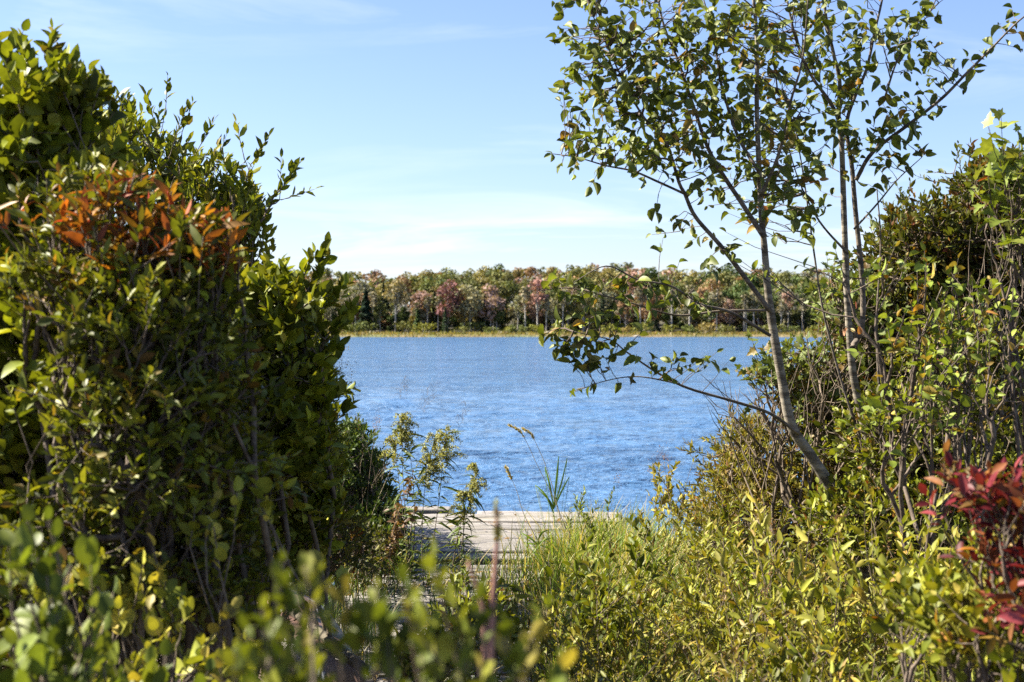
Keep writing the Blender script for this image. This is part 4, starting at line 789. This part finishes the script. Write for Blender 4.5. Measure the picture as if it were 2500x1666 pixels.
while D < 9.6:
    ci = 0
    xl = (1330 + (D < 5) * 150 + (D > 8) * 40 - 1176) / 3268 * D; xr = 1.2 * 1177 / 3268 * D; x = xl + rng.uniform(0, .25)
    while x < xr:
        htop = .95 if D < 6 else .95 - (D - 6) * .09
        if x > .5 * xr: htop *= 1.08
        if D < 5: htop *= .8 + .2 * (D - 3.7) / 1.3
        if D > 7.3 and x / D < (1560 - 1176) / 3268: x += .3; continue
        i = int(rng.choice(6, p=[.22, .12, .2, .2, .14, .12])); s = htop / (.95, .9, .85, .8, 1.0, .8)[i] * (rng.uniform(.6, .95) if rng.uniform() < .6 else rng.uniform(.95, 1.22)) * (.9 if D < 5.2 else 1)
        put(SP, i, (x, D + rng.uniform(-.15, .15), -.03), s, SPL[i] + ' spirea shrub, ' + ORD[ci] + ' in the ' + ROWS[row] + ' row of the sunlit thicket', 'spirea shrubs of the sunlit thicket'); ci += 1
        x += rng.uniform(.4, .62)
    D += rng.uniform(.42, .54); row += 1
# the taller ones one can point at by the deck
seed(320)
def solo(name, label, x, D, tops, T, size, pal, heads=None, cat='shrub', K=4, bz=0.0, group=None, ang=42):
    b = Q(x, 900, D); b[2] = bz; o = empty(name, b, label, cat, group)
    st = []
    for (tx, ty) in tops:
        e = Q(tx, ty, D + rng.uniform(-.15, .15)); bb = b + np.array([rng.normal(0, .05), rng.normal(0, .05), 0]); st.append((bb, e, .5))
        for _ in range(3):
            t = rng.uniform(.35, .85); m_ = bb * (1 - t) + e * t; st.append((m_, m_ + np.array([rng.normal(0, .07), rng.normal(0, .07), .16 * rng.uniform(.6, 1.3)]), .3))
    stem_plant(o, st, T, size, pal, K=K, ang=ang, upz=.3, flat=.4, n=7, t0=.15)
    if heads: plume(o, [Q(*h) for h in heads], [((.25, .15, .08), 1), ((.16, .08, .05), 1)], n=60, size=.009, shape=(.04, .04, .08))
    return o
solo('spirea_shrub', 'upright amber-leaved spirea rising above the right end of the deck', 1560, 10.4, [(1500, 1080), (1535, 1065), (1560, 1120), (1490, 1130), (1590, 1150), (1540, 1160), (1620, 1130), (1450, 1180)], T_ELL, .05, AMB, [(1495, 1075, 10.4)])
solo('spirea_shrub', 'pale green spirea before the middle of the deck, twin pointed tops', 1360, 9.6, [(1335, 1150), (1320, 1135), (1375, 1145), (1410, 1150), (1350, 1180), (1300, 1200), (1430, 1190), (1390, 1200)], T_LANCE, .042, [((.2, .23, .06), 1), ((.15, .19, .04), 1)])
solo('steeplebush', 'thin steeplebush with a brown flower cluster above the water right of the deck', 1560, 9.8, [(1525, 1060), (1540, 1075), (1600, 1040)], T_LANCE, .04, YG, [(1522, 1045, 9.8), (1516, 1055, 9.8), (1532, 1055, 9.8), (1420, 1102, 9.8)], K=3)

# ------------------------------------------------------------------ GOLDENRODS
seed(330)
def goldenrod(label, base, tops, D, fade=1.0, heads=True):
    b = Q(*base, D); b[2] = -.05; o = empty('goldenrod', b, label, 'wildflower', None); st = [(b + np.array([rng.normal(0, .03), rng.normal(0, .03), 0]), Q(tx, ty, D), .6) for tx, ty in tops]
    stem_plant(o, st, T_NARROW, .13, [((.06, .085, .016), 3), ((.09, .12, .02), 3), ((.2, .15, .05), .4)], K=6, ang=75, upz=-.1, flat=.6, n=9, t0=.05, rs=.004, bend=(.5, 1.6))
    mb = MB(); ms = []
    for (_, e, _) in st:
        n = int(20 * fade); 
        for k in range(n):
            a = rng.uniform(0, 6.28); z = -rng.uniform(0, .26) * fade; L = (.03 + .36 * -z + rng.uniform(0, .05)); t = np.linspace(0, 1, 12)[:, None]
            p0 = e + np.array([0, 0, z]); p = p0 + np.array([math.cos(a) * L, math.sin(a) * L, 0]) * t + np.array([0, 0, 1.]) * (.06 * np.sin(t * 2.6) )
            ms += [(p[i], p[i + 1], .0012, .001) for i in range(0, 11)]
            q = np.repeat(p, 7, 0) + rng.normal(0, .006, (84, 3)); q[:, 2] += .004
            m_ = len(q); add_leaves(mb, T_OVAL_LO, q, rng.normal(0, 1, (m_, 3)) + np.array([0, 0, .8]), rng.normal(0, 1, (m_, 3)), rng.uniform(.01, .018, m_), pick([((.36, .36, .15), 3), ((.44, .42, .24), 2), ((.16, .14, .06), 2.5)], m_) * rng.uniform(.7, 1.15, (m_, 1)))
    fh = mb.build('flower_head', MAT['flower'], o); segmesh(ms, 'flower_stalks', MAT['twig'], fh).parent = o
    return o
goldenrod('tall dark-leaved goldenrod, leftmost of the plants before the water', (935, 1300), [(922, 968), (935, 985), (905, 1010)], 10.6, .75)
goldenrod('goldenrod with the biggest pale yellow plume, against the water', (965, 1300), [(1025, 985), (1000, 1010), (985, 1050)], 10.4, 1.0)
goldenrod('short goldenrod with drooping sprays in front of the deck', (1045, 1330), [(1095, 1085), (1065, 1150), (1080, 1120)], 9.8, .6)
seed(335)
solo('withered_flower_stalks', 'thin stalks with dark withered seed heads above the left waterside shrub', 850, 11.2, [(865, 975), (820, 965), (890, 1000)], T_NARROW, .03, [((.1, .07, .04), 1)], [(866, 975, 11.2), (862, 985, 11.2), (868, 965, 11.2), (822, 966, 11.2)], 'wildflower', K=1)
# withered brown leaves plant
solo('withered_weed', 'brown withered weed stalk hanging with dead leaves at the left of the deck', 905, 10.3, [(930, 1130), (912, 1190), (945, 1100)], T_ELL, .06, [((.12, .065, .035), 2), ((.2, .12, .07), 1)], None, 'weed', K=3, ang=120)

# grass stalks with pale seed heads
seed(340)
def stalk(label, pts, D, r=.0028, head=None, color=(1, 1, 1), group=None, name='grass_stalk'):
    pp = smoothpath([Q(x, y, D) for x, y in pts], 8); o = empty(name, pp[0], label, 'grass', group); mb = MB(); mb.tube(pp, np.linspace(r, r * .4, len(pp)), 6); mb.build('stem', MAT['straw'], o)
    if head:
        n = 150; i = rng.uniform(len(pp) * (1 - head), len(pp) - 1.01, n); i0 = i.astype(int); q = pp[i0] + (pp[i0 + 1] - pp[i0]) * (i - i0)[:, None]; d = nrm(pp[np.minimum(i0 + 1, len(pp) - 1)] - pp[i0]) + rng.normal(0, .28, (n, 3))
        mb = MB(); add_leaves(mb, T_LANCE_LO, q + rng.normal(0, .003, (n, 3)), d, rng.normal(0, 1, (n, 3)), rng.uniform(.014, .026, n), pick([((.6, .5, .34), 1), ((.5, .4, .25), 1)], n)); mb.build('seed_head', MAT['flower'], o)
    return o
MAT['straw'] = barkmat('dry_straw', (.4, .32, .18), (.62, .52, .34), (10, 10, 10))
stalk('pale seeded grass stalk bending left over the water, taller of the pair', [(1300, 1215), (1270, 1140), (1235, 1070), (1212, 1020), (1195, 992), (1172, 978)], 9.6, head=.34)
stalk('shorter pale grass stalk with white seed head beside the taller one', [(1292, 1210), (1270, 1120), (1250, 1060), (1232, 1020), (1220, 998), (1203, 986)], 9.7, head=.34)
stalk('thin reddish bare stalk rising from the deck against the water', [(1240, 1250), (1205, 1185), (1188, 1130), (1175, 1100), (1163, 1075)], 9.5, head=.3)
stalk('leaning dry stalk over the front of the left waterside shrub', [(820, 1340), (840, 1230), (880, 1120), (930, 1020)], 9.9, head=None)
def reed(label, base, leaves, D):
    b = Q(*base, D); o = empty('reed_plant', b, label, 'reed'); mb = MB(); top = Q(*leaves[0][0], D); st = smoothpath([b, (b + top) / 2 + [.01, 0, 0], top], 6); mb.tube(st, np.linspace(.004, .002, len(st)), 6, (.2, .3, .08)); 
    mb.build('stem', MAT['grass'], o); ml = MB()
    for (p0, p1, p2, wd) in leaves:
        c = smoothpath([Q(*p0, D), Q(*p1, D), Q(*p2, D - .05)], 6); n = len(c); t = np.linspace(0, 1, n); T_ = nrm(np.gradient(c, axis=0)); s_ = nrm(np.cross(T_, np.array([.25, 1, .3]))); w2 = wd * np.sin(np.clip(t * .9 + .12, 0, 1) * 3.1416) ** .7 * .5
        V = np.stack([c - s_ * w2[:, None], c + np.array([0, .3, 0]) * w2[:, None], c + s_ * w2[:, None]], 1).reshape(-1, 3); i = np.arange(n - 1)[:, None] * 3; j = np.arange(2)[None]; f = np.stack([i + j, i + j + 1, i + j + 4, i + j + 3], -1).reshape(-1)
        ml.add(V, [4] * (len(f) // 4), f, np.array([.09, .15, .03]) * rng.uniform(.7, 1.5))
    ml.build('blades', MAT['grass'], o); return o
reed('green reed with long narrow blades fanning out above the deck', (1275, 1330), [((1272, 1170), (1278, 1110), (1285, 1035), .014), ((1272, 1165), (1290, 1110), (1306, 1040), .011), ((1272, 1170), (1290, 1130), (1312, 1088), .012), ((1272, 1180), (1255, 1140), (1225, 1110), .014), ((1272, 1165), (1262, 1110), (1250, 1065), .014), ((1272, 1172), (1262, 1150), (1230, 1120), .012)], 9.7)
reed('low reed with dark blades lying over the front of the deck', (1250, 1340), [((1235, 1250), (1215, 1235), (1195, 1222), .014), ((1235, 1250), (1255, 1240), (1275, 1235), .014), ((1238, 1250), (1220, 1250), (1200, 1245), .011), ((1238, 1252), (1262, 1262), (1290, 1290), .012), ((1235, 1245), (1245, 1225), (1262, 1218), .014)], 10.0)

# blurred near stalks
seed(345)
MAT['redstem'] = barkmat('reddish_stem', (.3, .13, .1), (.42, .22, .17), (10, 10, 10))
for (lab, pts) in (('blurred reddish stalk standing near the camera, taller of two', [(1128, 1480), (1135, 1350), (1142, 1250), (1140, 1160)]), ('blurred reddish stalk near the camera, shorter of two', [(1115, 1500), (1110, 1400), (1075, 1290)])):
    pp = smoothpath([Q(x, y, 1.9) for x, y in pts], 6); pp = np.vstack([[pp[0][0], pp[0][1], 0], pp]); o = empty('weed_stalk', pp[0], lab, 'weed'); mb = MB(); mb.tube(pp, np.linspace(.005, .0018, len(pp)), 7); mb.build('stem', MAT['redstem'], o)
    mb = MB(); leaves_on(mb, pp[-8:-1], pp[-7:], 1, T_OVAL, .022, YG, ang=50, upz=.4); mb.build('leaves', MAT['leaf'], o)

# ------------------------------------------------------------------ GRASS AND LITTER (stuff)
def blades(mb, n, xy, h, wd, pal, lean=.5, z0=None):
    x, y = xy; z = gz(x, y) if z0 is None else z0; b = np.stack([x, y, z], -1); a = rng.uniform(0, 6.28, n); d = np.stack([np.cos(a), np.sin(a), np.zeros(n)], -1); hh = h * rng.uniform(.45, 1.15, n); le = lean * rng.uniform(.1, 1.3, n) * hh
    t = np.array([0, .3, .6, .85, 1.0]); c = b[:, None] + d[:, None] * (le[:, None] * t ** 2.2)[..., None] + np.array([0, 0, 1.]) * (hh[:, None] * (t - .28 * t ** 3 * rng.uniform(0, 1, (n, 1))))[..., None]
    s_ = np.stack([-np.sin(a + .5), np.cos(a + .5), np.zeros(n)], -1)[:, None] * (wd * rng.uniform(.5, 1.2, n)[:, None] * np.array([.7, 1, .85, .5, .08]))[..., None]
    V = np.stack([c - s_, c + s_], 2).reshape(-1, 3); i = np.arange(4) * 2; f = np.stack([i, i + 1, i + 3, i + 2], -1).reshape(-1)
    col = np.repeat(pick(pal, n) * rng.uniform(.7, 1.25, (n, 1)), 10, 0); mb.add(V, [4] * (4 * n), (np.arange(n)[:, None] * 10 + f[None]).ravel(), col)
seed(350); mb = MB()
GP = [((.12, .18, .03), 3), ((.17, .21, .04), 2), ((.42, .33, .16), 1.6), ((.3, .25, .09), 1)]
n = 26000; yy = rng.uniform(3.6, 11.2, n); xx = (rng.uniform(1230, 2250, n) - 1176) / 3268 * yy + .05; blades(mb, n, (xx, yy), .5, .0035, GP, .7)
n = 2600; yy = rng.uniform(9.0, 11.3, n); xx = rng.normal((1400 - 1176) / 3268 * yy, .28); blades(mb, n, (xx, yy), .6, .004, GP, .5)
n = 2600; yy = rng.uniform(6, 11.5, n); xx = rng.uniform(-.55, -.1, n) * yy / 9 + rng.choice([0, .55], n); blades(mb, n, (xx, yy), .3, .0035, [((.07, .11, .02), 3), ((.3, .24, .12), 1)], .7)
n = 3500; yy = rng.uniform(5, 11.5, n); xx = rng.uniform(-2.5, -.75, n); blades(mb, n, (xx, yy), .5, .0035, [((.06, .1, .02), 3), ((.25, .2, .1), 1)], .6)
tag(mb.build('grass', MAT['grass']), 'tangled green and straw-coloured grass around the deck and walkway', 'grass', kind='stuff')
mb = MB(); n = 5000; yy = rng.uniform(3, 11.3, n); xx = rng.uniform(-.9, 1.1, n) * yy / 7 + .2; z = gz(xx, yy) + .02 + rng.uniform(0, .05, n)
d = rng.normal(0, 1, (n, 3)); d[:, 2] *= .25; add_leaves(mb, T_NARROW, np.stack([xx, yy, z], -1), d, np.tile([0, 0, 1.], (n, 1)) + rng.normal(0, .3, (n, 3)), rng.uniform(.05, .22, n), pick([((.4, .28, .15), 2), ((.25, .13, .06), 2), ((.16, .08, .045), 2)], n) * rng.uniform(.6, 1.2, (n, 1)))
tag(mb.build('leaf_litter', MAT['grass']), 'dry brown straw and leaf litter on the bank', 'litter', kind='stuff')
print('far trees', nt_, 'objects', len(S.objects), 'verts', sum(len(m.vertices) for m in bpy.data.meshes))
